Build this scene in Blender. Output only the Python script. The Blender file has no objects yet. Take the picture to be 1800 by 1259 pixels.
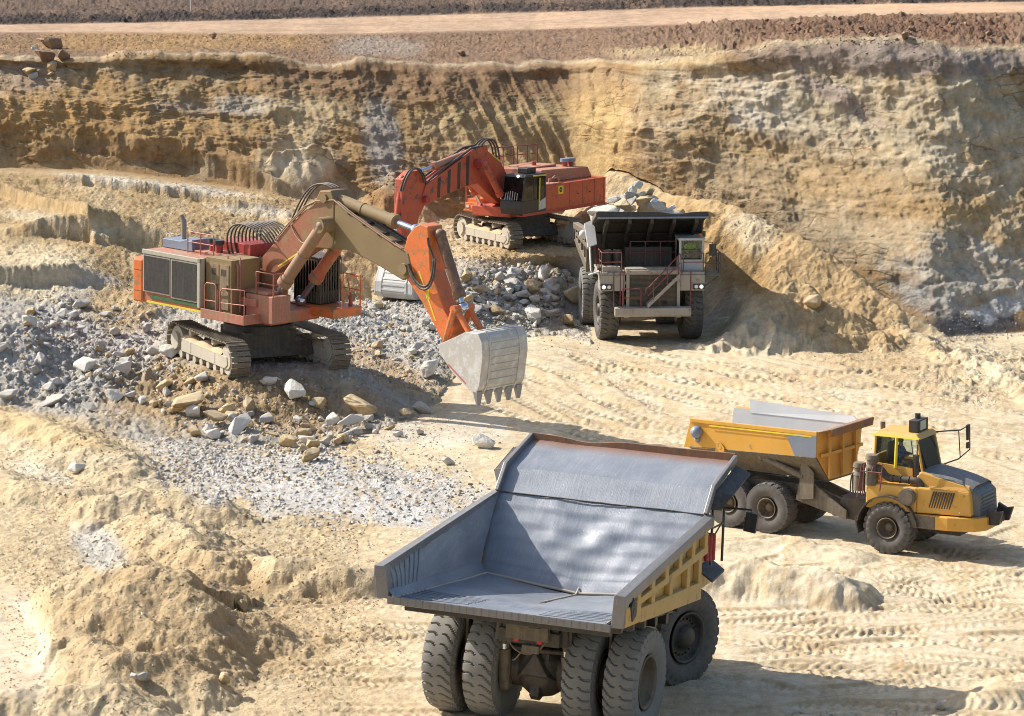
import bpy, bmesh, math, random
import numpy as np
from math import sin, cos, tan, pi, radians, sqrt, atan2
from mathutils import Vector, Matrix

random.seed(7)
RNG = np.random.default_rng(11)
SC = bpy.context.scene
COL = SC.collection

# ------------------------------------------------------------------ camera, sky, sun, exposure
CAM_H, TH, F = 23.5, radians(9.2), 5300.0          # eye height, tilt, focal length in pixels of an 1800 px wide frame
cam = bpy.data.objects.new('camera', bpy.data.cameras.new('camera'))
COL.objects.link(cam)
cam.location = (0, 0, CAM_H)
cam.rotation_euler = (pi / 2 - TH, 0, 0)
cam.data.sensor_width = 36.0
cam.data.lens = F / 1800 * 36
cam.data.clip_end = 4000
SC.camera = cam

SUN_EL, SUN_AZ = radians(39.5), radians(-67)          # azimuth from +Y towards +X
to_sun = Vector((cos(SUN_EL) * sin(SUN_AZ), cos(SUN_EL) * cos(SUN_AZ), sin(SUN_EL)))
world = bpy.data.worlds.new('World')
SC.world = world
world.use_nodes = True
wn = world.node_tree
sky = wn.nodes.new('ShaderNodeTexSky')
sky.sky_type = 'NISHITA'
sky.sun_disc = False
sky.sun_elevation = SUN_EL
sky.sun_rotation = SUN_AZ
sky.air_density = 1.0
sky.dust_density = 2.0
wn.nodes['Background'].inputs[1].default_value = 0.12
wn.links.new(sky.outputs[0], wn.nodes['Background'].inputs[0])
sl = bpy.data.lights.new('sun', 'SUN')
sl.energy = 4.3
sl.angle = radians(0.5)
sl.color = (1.0, 0.965, 0.915)
sun = bpy.data.objects.new('sun', sl)
COL.objects.link(sun)
sun.rotation_euler = (-to_sun).to_track_quat('-Z', 'Y').to_euler()
SC.view_settings.view_transform = 'Standard'
SC.view_settings.look = 'None'
SC.view_settings.gamma = 1
SC.view_settings.exposure = 0.66
SC.cycles.filter_width = 1.0
SC.cycles.max_bounces = 6
SC.cycles.transparent_max_bounces = 8

# ------------------------------------------------------------------ where a sight line meets a height or a distance
CF = np.array([0, cos(TH), -sin(TH)]); CU = np.array([0, sin(TH), cos(TH)])
def ray(px, py):
    return CF + np.array([1., 0, 0]) * (px - 900) / F - CU * (py - 629.5) / F
def at_z(px, py, z):
    d = ray(px, py); return np.array([0, 0, CAM_H]) + d * ((z - CAM_H) / d[2])
def at_y(px, py, y):
    d = ray(px, py); return np.array([0, 0, CAM_H]) + d * (y / d[1])

# ------------------------------------------------------------------ mesh builder
class MB:
    def __init__(s, T=None):
        s.v = []; s.f = []; s.sm = []; s.T = T or Matrix.Identity(4)
    def add(s, vs, fs, smooth=False, T=None):
        b = len(s.v); M = s.T @ T if T is not None else s.T
        s.v.extend((M @ Vector(p))[:] for p in vs)
        for f in fs:
            s.f.append(tuple(b + i for i in f)); s.sm.append(smooth)
        return s
    def box(s, c, size, rot=None):
        x, y, z = size[0] / 2, size[1] / 2, size[2] / 2
        vs = [(-x, -y, -z), (x, -y, -z), (x, y, -z), (-x, y, -z), (-x, -y, z), (x, -y, z), (x, y, z), (-x, y, z)]
        T = Matrix.Translation(c)
        if rot: T = T @ Matrix.Rotation(rot[1], 4, rot[0])
        return s.add(vs, [(0, 3, 2, 1), (4, 5, 6, 7), (0, 1, 5, 4), (1, 2, 6, 5), (2, 3, 7, 6), (3, 0, 4, 7)], T=T)
    def bx(s, x0, x1, y0, y1, z0, z1):
        return s.box(((x0 + x1) / 2, (y0 + y1) / 2, (z0 + z1) / 2), (x1 - x0, y1 - y0, z1 - z0))
    def prism(s, poly, y0, y1, taper=None):           # poly in (x, z), extruded along y
        n = len(poly)
        a = sum(poly[i][0] * poly[(i + 1) % n][1] - poly[(i + 1) % n][0] * poly[i][1] for i in range(n))
        if a < 0: poly = poly[::-1]
        vs = [(x, y0, z) for x, z in poly] + [(x, y1, z) for x, z in poly]
        fs = [tuple(range(n)), tuple(range(2 * n - 1, n - 1, -1))]
        fs += [(i + n, (i + 1) % n + n, (i + 1) % n, i) for i in range(n)]
        return s.add(vs, fs)
    def prism_z(s, poly, z0, z1):
        n = len(poly)
        a = sum(poly[i][0] * poly[(i + 1) % n][1] - poly[(i + 1) % n][0] * poly[i][1] for i in range(n))
        if a < 0: poly = poly[::-1]
        vs = [(x, y, z0) for x, y in poly] + [(x, y, z1) for x, y in poly]
        fs = [tuple(range(n - 1, -1, -1)), tuple(range(n, 2 * n))]
        fs += [(i, (i + 1) % n, (i + 1) % n + n, i + n) for i in range(n)]
        return s.add(vs, fs)
    def hexa(s, a, b):                                 # two quads joined
        vs = list(a) + list(b)
        return s.add(vs, [(3, 2, 1, 0), (4, 5, 6, 7), (0, 1, 5, 4), (1, 2, 6, 5), (2, 3, 7, 6), (3, 0, 4, 7)])
    def plate(s, q, t):                                # quad (or polygon) with thickness t against its normal
        q = [Vector(p) for p in q]; n = len(q)
        nn = (q[1] - q[0]).cross(q[2] - q[0]).normalized()
        vs = [p[:] for p in q] + [(p - nn * t)[:] for p in q]
        fs = [tuple(range(n)), tuple(range(2 * n - 1, n - 1, -1))] + [(i, i + n, (i + 1) % n + n, (i + 1) % n) for i in range(n)]
        return s.add(vs, fs)
    def cyl(s, p0, p1, r0, r1=None, n=14, cap=True, smooth=True):
        p0, p1 = Vector(p0), Vector(p1); r1 = r0 if r1 is None else r1
        d = (p1 - p0).normalized(); u = d.orthogonal().normalized(); w = d.cross(u)
        vs = []
        for p, r in ((p0, r0), (p1, r1)):
            for i in range(n):
                t = 2 * pi * i / n; vs.append((p + (u * cos(t) + w * sin(t)) * r)[:])
        s.add(vs, [(i, (i + 1) % n, (i + 1) % n + n, i + n) for i in range(n)], smooth)
        if cap: s.add(vs, [tuple(range(n - 1, -1, -1)), tuple(range(n, 2 * n))])
        return s
    def tube(s, pts, r, n=6, closed=False):
        pts = [Vector(p) for p in pts]; m = len(pts); vs = []; u = None
        for i, p in enumerate(pts):
            d = (pts[min(i + 1, m - 1)] - pts[max(i - 1, 0)]).normalized()
            if u is None: u = d.orthogonal().normalized()
            u = (u - d * u.dot(d)).normalized(); w = d.cross(u)
            vs += [(p + (u * cos(2 * pi * k / n) + w * sin(2 * pi * k / n)) * r)[:] for k in range(n)]
        fs = [(i * n + k, i * n + (k + 1) % n, (i + 1) * n + (k + 1) % n, (i + 1) * n + k) for i in range(m - 1) for k in range(n)]
        s.add(vs, fs, True)
        return s.add(vs, [tuple(range(n - 1, -1, -1)), tuple((m - 1) * n + k for k in range(n))])
    def lathe(s, prof, n=32, T=None, smooth=True):      # profile (r, y) turned about the y axis
        m = len(prof); vs = []
        for i in range(n):
            t = 2 * pi * i / n
            vs += [(r * cos(t), y, r * sin(t)) for r, y in prof]
        fs = [(i * m + k, i * m + k + 1, ((i + 1) % n) * m + k + 1, ((i + 1) % n) * m + k) for i in range(n) for k in range(m - 1)]
        return s.add(vs, fs, smooth, T)
    def sphere(s, c, r, n=12):
        prof = [(max(1e-4, r * sin(pi * k / 8)), -r * cos(pi * k / 8)) for k in range(9)]
        return s.lathe(prof, n, Matrix.Translation(c))
    def grid(s, fn, nu, nv, smooth=True):
        vs = [fn(i / nu, j / nv) for j in range(nv + 1) for i in range(nu + 1)]
        return s.add(vs, [(j * (nu + 1) + i, j * (nu + 1) + i + 1, (j + 1) * (nu + 1) + i + 1, (j + 1) * (nu + 1) + i) for j in range(nv) for i in range(nu)], smooth)
    def mesh(s, name):
        me = bpy.data.meshes.new(name); me.from_pydata(s.v, [], s.f)
        me.polygons.foreach_set('use_smooth', s.sm); me.update()
        return me
    def build(s, name, mat, parent=None, bevel=0.0):
        me = s.mesh(name); me.materials.append(mat)
        o = bpy.data.objects.new(name, me); COL.objects.link(o); o.parent = parent
        if bevel:
            b = o.modifiers.new('bevel', 'BEVEL'); b.width = bevel; b.segments = 2; b.limit_method = 'ANGLE'; b.angle_limit = radians(40)
        return o

def thing(name, label, cat, loc=(0, 0, 0), rot=(0, 0, 0), group=None):
    o = bpy.data.objects.new(name, None); COL.objects.link(o)
    o.location = loc; o.rotation_euler = rot; o['label'] = label; o['category'] = cat
    if group: o['group'] = group
    return o
def holder(name, parent, loc=(0, 0, 0), rz=0):           # an Empty for a part that has sub-parts
    o = bpy.data.objects.new(name, None); COL.objects.link(o); o.parent = parent; o.location = loc; o.rotation_euler = (0, 0, rz)
    return o
def arc(c, r, a0, a1, n, axis='y'):
    out = []
    for i in range(n + 1):
        t = a0 + (a1 - a0) * i / n
        out.append((c[0] + r * cos(t), c[1], c[2] + r * sin(t)) if axis == 'y' else (c[0] + r * cos(t), c[1] + r * sin(t), c[2]))
    return out
def bez(p0, p1, p2, p3, n=12):
    p0, p1, p2, p3 = map(Vector, (p0, p1, p2, p3))
    return [(p0 * (1 - t) ** 3 + p1 * 3 * t * (1 - t) ** 2 + p2 * 3 * t * t * (1 - t) + p3 * t ** 3)[:] for t in (i / n for i in range(n + 1))]

# ------------------------------------------------------------------ materials
def new_mat(name):
    m = bpy.data.materials.new(name); m.use_nodes = True
    nt = m.node_tree
    return m, nt, nt.nodes['Principled BSDF']
def nd(nt, t, **kw):
    n = nt.nodes.new(t)
    for k, v in kw.items():
        if isinstance(k, str) and hasattr(n, k): setattr(n, k, v)
    return n
def noise(nt, vec, scale, detail=5, rough=0.6):
    n = nd(nt, 'ShaderNodeTexNoise'); n.inputs['Scale'].default_value = scale; n.inputs['Detail'].default_value = detail; n.inputs['Roughness'].default_value = rough
    nt.links.new(vec, n.inputs['Vector']); return n.outputs['Fac']
def ramp(nt, fac, a, b, ca=(0, 0, 0, 1), cb=(1, 1, 1, 1)):
    r = nd(nt, 'ShaderNodeValToRGB'); r.color_ramp.elements[0].position = a; r.color_ramp.elements[1].position = b
    r.color_ramp.elements[0].color = ca; r.color_ramp.elements[1].color = cb
    nt.links.new(fac, r.inputs[0]); return r.outputs[0]
def mix(nt, fac, a, b, mode='MIX'):
    m = nd(nt, 'ShaderNodeMix', data_type='RGBA', blend_type=mode)
    for sock, val in ((m.inputs[0], fac), (m.inputs[6], a), (m.inputs[7], b)):
        if isinstance(val, (int, float)): sock.default_value = val
        elif isinstance(val, tuple): sock.default_value = val if len(val) == 4 else (*val, 1)
        else: nt.links.new(val, sock)
    return m.outputs[2]
def math_(nt, op, a, b=None):
    m = nd(nt, 'ShaderNodeMath', operation=op)
    for i, v in enumerate((a, b)):
        if v is None: continue
        if isinstance(v, (int, float)): m.inputs[i].default_value = v
        else: nt.links.new(v, m.inputs[i])
    return m.outputs[0]
DUST = (0.50, 0.38, 0.23)
def paint(name, base, rough=0.5, metal=0.0, dust=0.35, dustcol=DUST, worn=None, wornamt=0.0, scale=1.0, streak=True, bump=0.0):
    m, nt, bs = new_mat(name)
    tc = nd(nt, 'ShaderNodeTexCoord').outputs['Object']
    n1 = noise(nt, tc, 0.9 * scale, 6)
    n2 = noise(nt, tc, 6 * scale, 5, 0.7)
    v = mix(nt, n1, tuple(c * 0.72 for c in base), tuple(min(1, c * 1.2) for c in base))
    if worn:
        n4 = noise(nt, tc, 2.3 * scale, 8, 0.72)
        v = mix(nt, ramp(nt, n4, 0.62 - 0.25 * wornamt, 0.70 - 0.22 * wornamt), v, worn)
    if streak:
        mp = nd(nt, 'ShaderNodeMapping'); mp.inputs['Scale'].default_value = (4 * scale, 4 * scale, 0.35 * scale)
        nt.links.new(tc, mp.inputs[0])
        n3 = noise(nt, mp.outputs[0], 2.2, 4, 0.6)
        v = mix(nt, math_(nt, 'MULTIPLY', ramp(nt, n3, 0.45, 0.75), 0.55 * min(1, dust * 1.6)), v, tuple(0.55 * a + 0.45 * b for a, b in zip(dustcol, base)))
    geo = nd(nt, 'ShaderNodeNewGeometry')
    sx = nd(nt, 'ShaderNodeSeparateXYZ'); nt.links.new(geo.outputs['Normal'], sx.inputs[0])
    up = math_(nt, 'MAXIMUM', sx.outputs[2], 0.0)
    d = math_(nt, 'MULTIPLY', math_(nt, 'ADD', math_(nt, 'MULTIPLY', up, 0.55), 0.4), ramp(nt, n2, 0.32, 0.72))
    d = math_(nt, 'MULTIPLY', d, dust * 1.5)
    v = mix(nt, d, v, dustcol)
    nt.links.new(v, bs.inputs['Base Color'])
    rr = mix(nt, n2, (rough * 0.8,) * 3, (min(1, rough * 1.25),) * 3)
    nt.links.new(rr, bs.inputs['Roughness'])
    bs.inputs['Metallic'].default_value = metal
    if bump:
        b = nd(nt, 'ShaderNodeBump'); b.inputs['Strength'].default_value = bump; b.inputs['Distance'].default_value = 0.03
        nt.links.new(n2, b.inputs['Height']); nt.links.new(b.outputs[0], bs.inputs['Normal'])
    return m
def glass(name, tint, fac=0.55):
    m = bpy.data.materials.new(name); m.use_nodes = True; nt = m.node_tree; nt.nodes.clear()
    out = nd(nt, 'ShaderNodeOutputMaterial'); gl = nd(nt, 'ShaderNodeBsdfGlossy'); gl.inputs['Roughness'].default_value = 0.06
    gl.inputs['Color'].default_value = (0.8, 0.85, 0.9, 1)
    tr = nd(nt, 'ShaderNodeBsdfTransparent'); tr.inputs[0].default_value = (*tint, 1)
    df = nd(nt, 'ShaderNodeBsdfDiffuse'); df.inputs[0].default_value = (0.12, 0.11, 0.09, 1)
    fr = nd(nt, 'ShaderNodeFresnel'); fr.inputs[0].default_value = 1.5
    mx = nd(nt, 'ShaderNodeMixShader'); mx2 = nd(nt, 'ShaderNodeMixShader'); mx2.inputs[0].default_value = 0.07
    nt.links.new(tr.outputs[0], mx2.inputs[1]); nt.links.new(df.outputs[0], mx2.inputs[2])
    nt.links.new(fr.outputs[0], mx.inputs[0]); nt.links.new(mx2.outputs[0], mx.inputs[1]); nt.links.new(gl.outputs[0], mx.inputs[2])
    nt.links.new(mx.outputs[0], out.inputs[0]); return m
def lamp_mat(name, col, e):
    m, nt, bs = new_mat(name); bs.inputs['Base Color'].default_value = (*col, 1)
    bs.inputs['Emission Color'].default_value = (*col, 1); bs.inputs['Emission Strength'].default_value = e
    bs.inputs['Roughness'].default_value = 0.2; return m
M = {}
M['orange'] = paint('orange paint', (0.52, 0.105, 0.045), 0.55, 0, 0.45, worn=(0.27, 0.15, 0.08), wornamt=0.45)
M['orange_bright'] = paint('bright orange paint', (0.74, 0.16, 0.03), 0.45, 0, 0.18, worn=(0.36, 0.17, 0.06), wornamt=0.45)
M['red'] = paint('red orange paint', (0.52, 0.075, 0.03), 0.45, 0, 0.14, worn=(0.10, 0.05, 0.045), wornamt=0.3)
M['red_dark'] = paint('red deck paint', (0.40, 0.03, 0.025), 0.5, 0, 0.2)
M['salmon'] = paint('faded red deck paint', (0.44, 0.125, 0.08), 0.55, 0, 0.5, worn=(0.27, 0.16, 0.10), wornamt=0.4)
M['khaki'] = paint('dust caked paint', (0.25, 0.165, 0.07), 0.75, 0, 0.45, dustcol=(0.36, 0.27, 0.15))
M['black'] = paint('black painted steel', (0.022, 0.022, 0.024), 0.5, 0, 0.12)
M['dark'] = paint('dark greasy steel', (0.045, 0.04, 0.036), 0.6, 0.2, 0.2)
M['grime'] = paint('dusty dark steel', (0.10, 0.085, 0.065), 0.7, 0.1, 0.4)
M['shoe'] = paint('worn track steel', (0.17, 0.15, 0.12), 0.6, 0.3, 0.5, scale=2)
M['trackframe'] = paint('pale dusty track frame', (0.42, 0.38, 0.30), 0.7, 0, 0.7, dustcol=(0.58, 0.48, 0.33))
M['bucket'] = paint('scoured bucket steel', (0.50, 0.47, 0.42), 0.55, 0.15, 0.45, dustcol=(0.60, 0.52, 0.40), worn=(0.60, 0.59, 0.57), wornamt=0.5)
M['chrome'] = paint('bright rod', (0.62, 0.66, 0.75), 0.18, 0.9, 0.03, streak=False)
M['hose'] = paint('rubber hose', (0.03, 0.028, 0.027), 0.55, 0, 0.3, streak=False)
M['pinkrail'] = paint('faded red handrail', (0.45, 0.12, 0.09), 0.5, 0, 0.35)
M['maroon'] = paint('maroon handrail', (0.17, 0.03, 0.04), 0.5, 0, 0.2)
M['railblack'] = paint('dark handrail', (0.06, 0.045, 0.035), 0.5, 0, 0.25)
M['yellow'] = paint('yellow truck paint', (0.70, 0.34, 0.025), 0.5, 0, 0.36, worn=(0.30, 0.17, 0.06), wornamt=0.15)
M['yellow_dusty'] = paint('dusty yellow paint', (0.58, 0.34, 0.075), 0.55, 0, 0.5, worn=(0.24, 0.17, 0.09), wornamt=0.25)
M['yellow_cab'] = paint('yellow cab paint', (0.74, 0.38, 0.045), 0.45, 0, 0.34, worn=(0.34, 0.20, 0.07), wornamt=0.12)
M['line_yellow'] = paint('yellow reflective tape', (0.78, 0.62, 0.03), 0.5, 0, 0.15)
def liner_mat():
    m, nt, bs = new_mat('scoured body liner')
    tc = nd(nt, 'ShaderNodeTexCoord').outputs['Object']
    def st(sc, f, d=4):
        mp = nd(nt, 'ShaderNodeMapping'); mp.inputs['Scale'].default_value = sc; nt.links.new(tc, mp.inputs[0]); return noise(nt, mp.outputs[0], f, d, .65)
    big = noise(nt, tc, .55, 6, .62); scr = st((.5, 9, .5), 2.2); scr2 = st((1.2, 30, 1.2), 2.0, 3); fine = noise(nt, tc, 9, 5, .7)
    c = mix(nt, ramp(nt, big, .3, .7), (.18, .195, .22), (.32, .33, .345))
    c = mix(nt, math_(nt, 'MULTIPLY', ramp(nt, scr, .52, .74), .35), c, (.46, .47, .48))
    c = mix(nt, math_(nt, 'MULTIPLY', ramp(nt, scr2, .58, .76), .35), c, (.14, .145, .16))
    sx = nd(nt, 'ShaderNodeSeparateXYZ'); nt.links.new(tc, sx.inputs[0])
    rx = ramp(nt, math_(nt, 'ADD', sx.outputs[0], math_(nt, 'MULTIPLY', big, .9)), 6.55 / 10, 7.2 / 10)
    mr = nd(nt, 'ShaderNodeMapRange'); mr.inputs[1].default_value = 6.75; mr.inputs[2].default_value = 7.35; nt.links.new(math_(nt, 'ADD', sx.outputs[0], math_(nt, 'MULTIPLY', scr, .6)), mr.inputs[0])
    c = mix(nt, math_(nt, 'MULTIPLY', mr.outputs[0], .85), c, (.30, .13, .055))
    d = nd(nt, 'ShaderNodeNewGeometry'); sz = nd(nt, 'ShaderNodeSeparateXYZ'); nt.links.new(d.outputs['Normal'], sz.inputs[0])
    dust = math_(nt, 'MULTIPLY', ramp(nt, fine, .55, .78), math_(nt, 'MULTIPLY', ramp(nt, big, .42, .7), .55))
    c = mix(nt, dust, c, (.46, .42, .36))
    vo = nd(nt, 'ShaderNodeTexVoronoi'); vo.inputs['Scale'].default_value = 5.5; nt.links.new(tc, vo.inputs['Vector'])
    c = mix(nt, math_(nt, 'MULTIPLY', ramp(nt, vo.outputs['Distance'], .05, .10, (1, 1, 1, 1), (0, 0, 0, 1)), ramp(nt, big, .35, .6)), c, (.60, .59, .56))
    nt.links.new(c, bs.inputs['Base Color']); bs.inputs['Metallic'].default_value = .25
    nt.links.new(ramp(nt, scr, .3, .7, (.42, .42, .42, 1), (.62, .62, .62, 1)), bs.inputs['Roughness'])
    b = nd(nt, 'ShaderNodeBump'); b.inputs['Strength'].default_value = .22; b.inputs['Distance'].default_value = .03
    nt.links.new(math_(nt, 'ADD', scr2, math_(nt, 'MULTIPLY', fine, .6)), b.inputs['Height']); nt.links.new(b.outputs[0], bs.inputs['Normal'])
    return m
M['liner'] = liner_mat()
M['sand_seam'] = paint('sand caught in the corners', (.46, .40, .31), .9, 0, .3, streak=False)
M['liner_edge'] = paint('scuffed steel edge', (0.20, 0.20, 0.205), 0.45, 0.3, 0.25)
M['rust'] = paint('rusty steel', (0.26, 0.11, 0.045), 0.7, 0.2, 0.25, worn=(0.13, 0.10, 0.09), wornamt=0.5)
M['rubber'] = paint('dusty tyre rubber', (0.075, 0.07, 0.065), 0.85, 0, 0.32, dustcol=(0.36, 0.30, 0.21), streak=False)
M['rubber_pale'] = paint('pale dusty tyre rubber', (0.19, 0.18, 0.16), 0.9, 0, 0.45, dustcol=(0.34, 0.29, 0.22), streak=False)
M['rim'] = paint('dirty wheel rim', (0.11, 0.08, 0.055), 0.6, 0.2, 0.3, streak=False)
M['rim_black'] = paint('black wheel rim', (0.03, 0.027, 0.025), 0.55, 0.2, 0.15, streak=False)
M['offwhite'] = paint('dusty off white paint', (0.33, 0.30, 0.26), 0.6, 0, 0.45, worn=(0.16, 0.13, 0.10), wornamt=0.3)
M['white'] = paint('white paint', (0.56, 0.55, 0.515), 0.5, 0, 0.25)
M['bluegrey'] = paint('blue grey sheet metal', (0.20, 0.25, 0.33), 0.5, 0.2, 0.22)
M['greyhood'] = paint('dusty charcoal bonnet', (0.11, 0.115, 0.125), 0.55, 0.0, 0.4, dustcol=(0.34, 0.29, 0.22))
M['greysteel'] = paint('bare grey steel lining', (0.55, 0.55, 0.54), 0.5, 0.3, 0.25, dustcol=(0.6, 0.56, 0.5))
M['green'] = paint('green stripe', (0.02, 0.13, 0.045), 0.5, 0, 0.15)
M['glass'] = glass('cab glass', (0.90, 0.95, 0.92))
M['glass_dark'] = glass('dark cab glass', (0.42, 0.44, 0.46))
M['lamp_on'] = lamp_mat('lit headlamp', (1.0, 0.95, 0.85), 0.7)
M['lamp_off'] = lamp_mat('headlamp lens', (0.75, 0.75, 0.70), 0.0)
M['lamp_red'] = lamp_mat('red tail lamp', (0.55, 0.02, 0.03), 0.0)
M['seat'] = paint('black seat', (0.02, 0.02, 0.02), 0.7, 0, 0.05)
M['skin'] = paint('skin', (0.33, 0.17, 0.10), 0.6, 0, 0.0, streak=False)
M['hivis'] = paint('hi vis yellow cloth', (0.55, 0.75, 0.04), 0.7, 0, 0.0, streak=False)
M['blue'] = paint('blue work shirt', (0.05, 0.12, 0.33), 0.8, 0, 0.0, streak=False)
M['hat'] = paint('white helmet', (0.8, 0.8, 0.78), 0.4, 0, 0.0, streak=False)
# ------------------------------------------------------------------ noise
def _h(ix, iy, s):
    h = (ix * 374761393 + iy * 668265263 + s * 974634777) & 0xffffffff
    h = ((h ^ (h >> 13)) * 1274126177) & 0xffffffff
    return ((h ^ (h >> 16)) & 0xffffff) / 16777215.0
def vn(x, y, s=0):
    fx = np.floor(x); fy = np.floor(y); ix = fx.astype(np.int64); iy = fy.astype(np.int64)
    u = x - fx; v = y - fy; u = u * u * (3 - 2 * u); v = v * v * (3 - 2 * v)
    a = _h(ix, iy, s); b = _h(ix + 1, iy, s); c = _h(ix, iy + 1, s); d = _h(ix + 1, iy + 1, s)
    return (a + (b - a) * u + (c - a) * v + (a - b - c + d) * u * v) * 2 - 1
def fbm(x, y, o=4, s=0, g=0.5):
    r = 0; a = 1.0; t = 0
    for i in range(o):
        r = r + a * vn(x, y, s + i); t += a; a *= g
        x, y = x * 1.6 + y * 1.25 + 3.1, y * 1.6 - x * 1.25 + 1.7
    return r / t
def ridg(x, y, o=4, s=0, g=0.5):
    r = 0; a = 1.0; t = 0
    for i in range(o):
        r = r + a * (1 - 2 * np.abs(vn(x, y, s + i))); t += a; a *= g
        x, y = x * 1.6 + y * 1.25 + 3.1, y * 1.6 - x * 1.25 + 1.7
    return r / t
def sst(a, b, x):
    t = np.clip((x - a) / (b - a), 0, 1); return t * t * (3 - 2 * t)

# ------------------------------------------------------------------ the pit: profile lines from near to far, (px, py, height) or (px, py, distance)
LINES = [
 ('z', [(0, 2300, 0)]),
 ('z', [(0, 1290, 0)]),
 ('z', [(0, 1000, 0)]),
 ('z', [(0, 850, 0)]),
 ('z', [(-300, 740, .3), (0, 735, .3), (150, 760, .2), (280, 775, .1), (450, 785, 0), (650, 760, 0), (760, 715, 0), (800, 650, .1), (900, 585, .15), (1000, 578, .1), (1040, 600, 0), (1250, 606, 0), (1400, 612, 0), (1640, 625, 0), (1800, 640, 0), (2100, 650, 0)]),
 ('z', [(-300, 640, 1.2), (0, 640, 1.2), (280, 640, 1.3), (450, 640, 1.2), (600, 600, .9), (700, 580, .8), (800, 520, 1.5), (900, 487, 1.9), (1000, 482, 1.8), (1040, 520, 1.0), (1250, 560, .4), (1400, 578, .15), (1640, 612, 0), (1800, 618, 0), (2100, 625, 0)]),
 ('z', [(-300, 530, 3.0), (0, 515, 3.1), (130, 492, 3.2), (260, 505, 2.6), (500, 500, 2.2), (600, 500, 2.1), (700, 478, 2.3), (800, 456, 2.75), (850, 452, 2.9), (900, 452, 2.9), (1000, 450, 2.9), (1040, 458, 2.6), (1100, 475, 2.0), (1250, 525, .9), (1400, 562, .3), (1640, 604, 0), (1800, 600, 0), (2100, 600, 0)]),
 ('z', [(-300, 300, 6.2), (0, 296, 6.2), (200, 306, 6.0), (430, 335, 5.2), (620, 348, 4.7), (700, 372, 4.1), (800, 385, 3.6), (900, 375, 3.9), (1000, 368, 3.9), (1060, 375, 3.9), (1100, 390, 3.6), (1200, 455, 2.0), (1400, 525, .9), (1640, 594, -.35), (1800, 584, -.2), (2100, 575, 0)]),
 ('y', [(-300, 195, 178), (0, 200, 178), (300, 205, 178), (430, 205, 178.5), (600, 212, 178), (700, 222, 177.5), (850, 215, 178), (1000, 212, 177.5), (1060, 218, 174.5), (1120, 222, 170.5), (1250, 250, 168), (1400, 300, 165.5), (1640, 330, 160), (1800, 330, 160), (2100, 330, 160)]),
 ('y', [(-300, 100, 181.5), (0, 105, 181.5), (150, 108, 181.5), (300, 98, 182), (500, 105, 182), (700, 114, 181.5), (850, 110, 181.5), (1000, 105, 181), (1060, 103, 178), (1120, 102, 174.5), (1200, 106, 172.5), (1300, 87, 170), (1400, 74, 168), (1640, 76, 164.5), (1800, 82, 164.5), (2100, 84, 164.5)]),
 ('y', [(-300, 58, 197), (0, 56, 197), (300, 58, 198), (600, 60, 199), (900, 53, 200), (1200, 43, 196), (1400, 32, 192), (1640, 25, 191), (1800, 21, 190), (2100, 14, 190)]),
 ('y', [(-300, 46, 205), (0, 44, 205), (300, 39, 208), (700, 28, 212), (1000, 20, 210), (1250, 12, 208), (1800, 3, 206), (2100, 0, 206)]),
 ('y', [(-300, 27, 207), (0, 26, 208), (300, 22, 211), (700, 12, 216), (1000, 4, 213), (1250, -3, 211), (1800, -12, 209), (2100, -14, 209)]),
 ('y', [(-300, 20, 216), (0, 18, 217), (300, 14, 219), (700, 5, 224), (1250, -9, 221), (1800, -18, 219), (2100, -20, 219)]),
 ('z', [(-300, -14, 14.1), (700, -20, 14.2), (1800, -32, 14.8), (2100, -32, 14.8)]),
 ('y', [(0, -165, 1200)]),
]
NR = [60, 220, 140, 160, 105, 66, 118, 120, 100, 46, 18, 14, 10, 12, 5]
CP = np.concatenate([np.arange(-330, -10, 8.), np.arange(-10, 1811, 2.), np.arange(1816, 2160, 8.)])
NC = len(CP)
def line_yz(kind, kn):
    Y, Z = [], []
    for px, py, v in kn:
        p = at_z(px, py, v) if kind == 'z' else at_y(px, py, v)
        Y.append(p[1]); Z.append(p[2])
    xs = [k[0] for k in kn]
    fine = np.arange(-400, 2250, 10.)
    Yf = np.interp(fine, xs, Y); Zf = np.interp(fine, xs, Z)
    k = np.hanning(9); k /= k.sum()
    Yf = np.convolve(np.pad(Yf, 4, 'edge'), k, 'valid'); Zf = np.convolve(np.pad(Zf, 4, 'edge'), k, 'valid')
    return np.interp(CP, fine, Yf), np.interp(CP, fine, Zf)
LY = [line_yz(*l) for l in LINES]
rowsY, rowsZ, rowsP = [], [], []
for i in range(len(LINES) - 1):
    t = np.linspace(0, 1, NR[i], endpoint=False)[:, None]
    if i == 0: t = 1 - (1 - t) ** 3
    rowsY.append(LY[i][0] * (1 - t) + LY[i + 1][0] * t); rowsZ.append(LY[i][1] * (1 - t) + LY[i + 1][1] * t)
    rowsP.append(np.repeat(i + t, 1, 1)[:, 0])
rowsY.append(LY[-1][0][None]); rowsZ.append(LY[-1][1][None]); rowsP.append(np.array([len(LINES) - 1.]))
GY = np.concatenate(rowsY); GZ = np.concatenate(rowsZ); PR = np.concatenate(rowsP)[:, None] * np.ones((1, NC))
def smooth_rows(a, n=7):
    k = np.hanning(n + 2)[1:-1]; k /= k.sum(); p = np.pad(a, ((n // 2, n // 2), (0, 0)), 'edge')
    return sum(k[i] * p[i:i + a.shape[0]] for i in range(n))
GY = smooth_rows(GY); GZ = smooth_rows(GZ)
NRW = GY.shape[0]
DEP = GY * cos(TH) + (CAM_H - GZ) * sin(TH)
PX = np.ones((NRW, 1)) * CP[None]
GX = (PX - 900) / F * DEP
def proj(x, y, z):
    w = y * cos(TH) - (z - CAM_H) * sin(TH)
    return 900 + F * x / w, 629.5 - F * (y * sin(TH) + (z - CAM_H) * cos(TH)) / w, w
PY0 = proj(GX, GY, GZ)[1]
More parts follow.
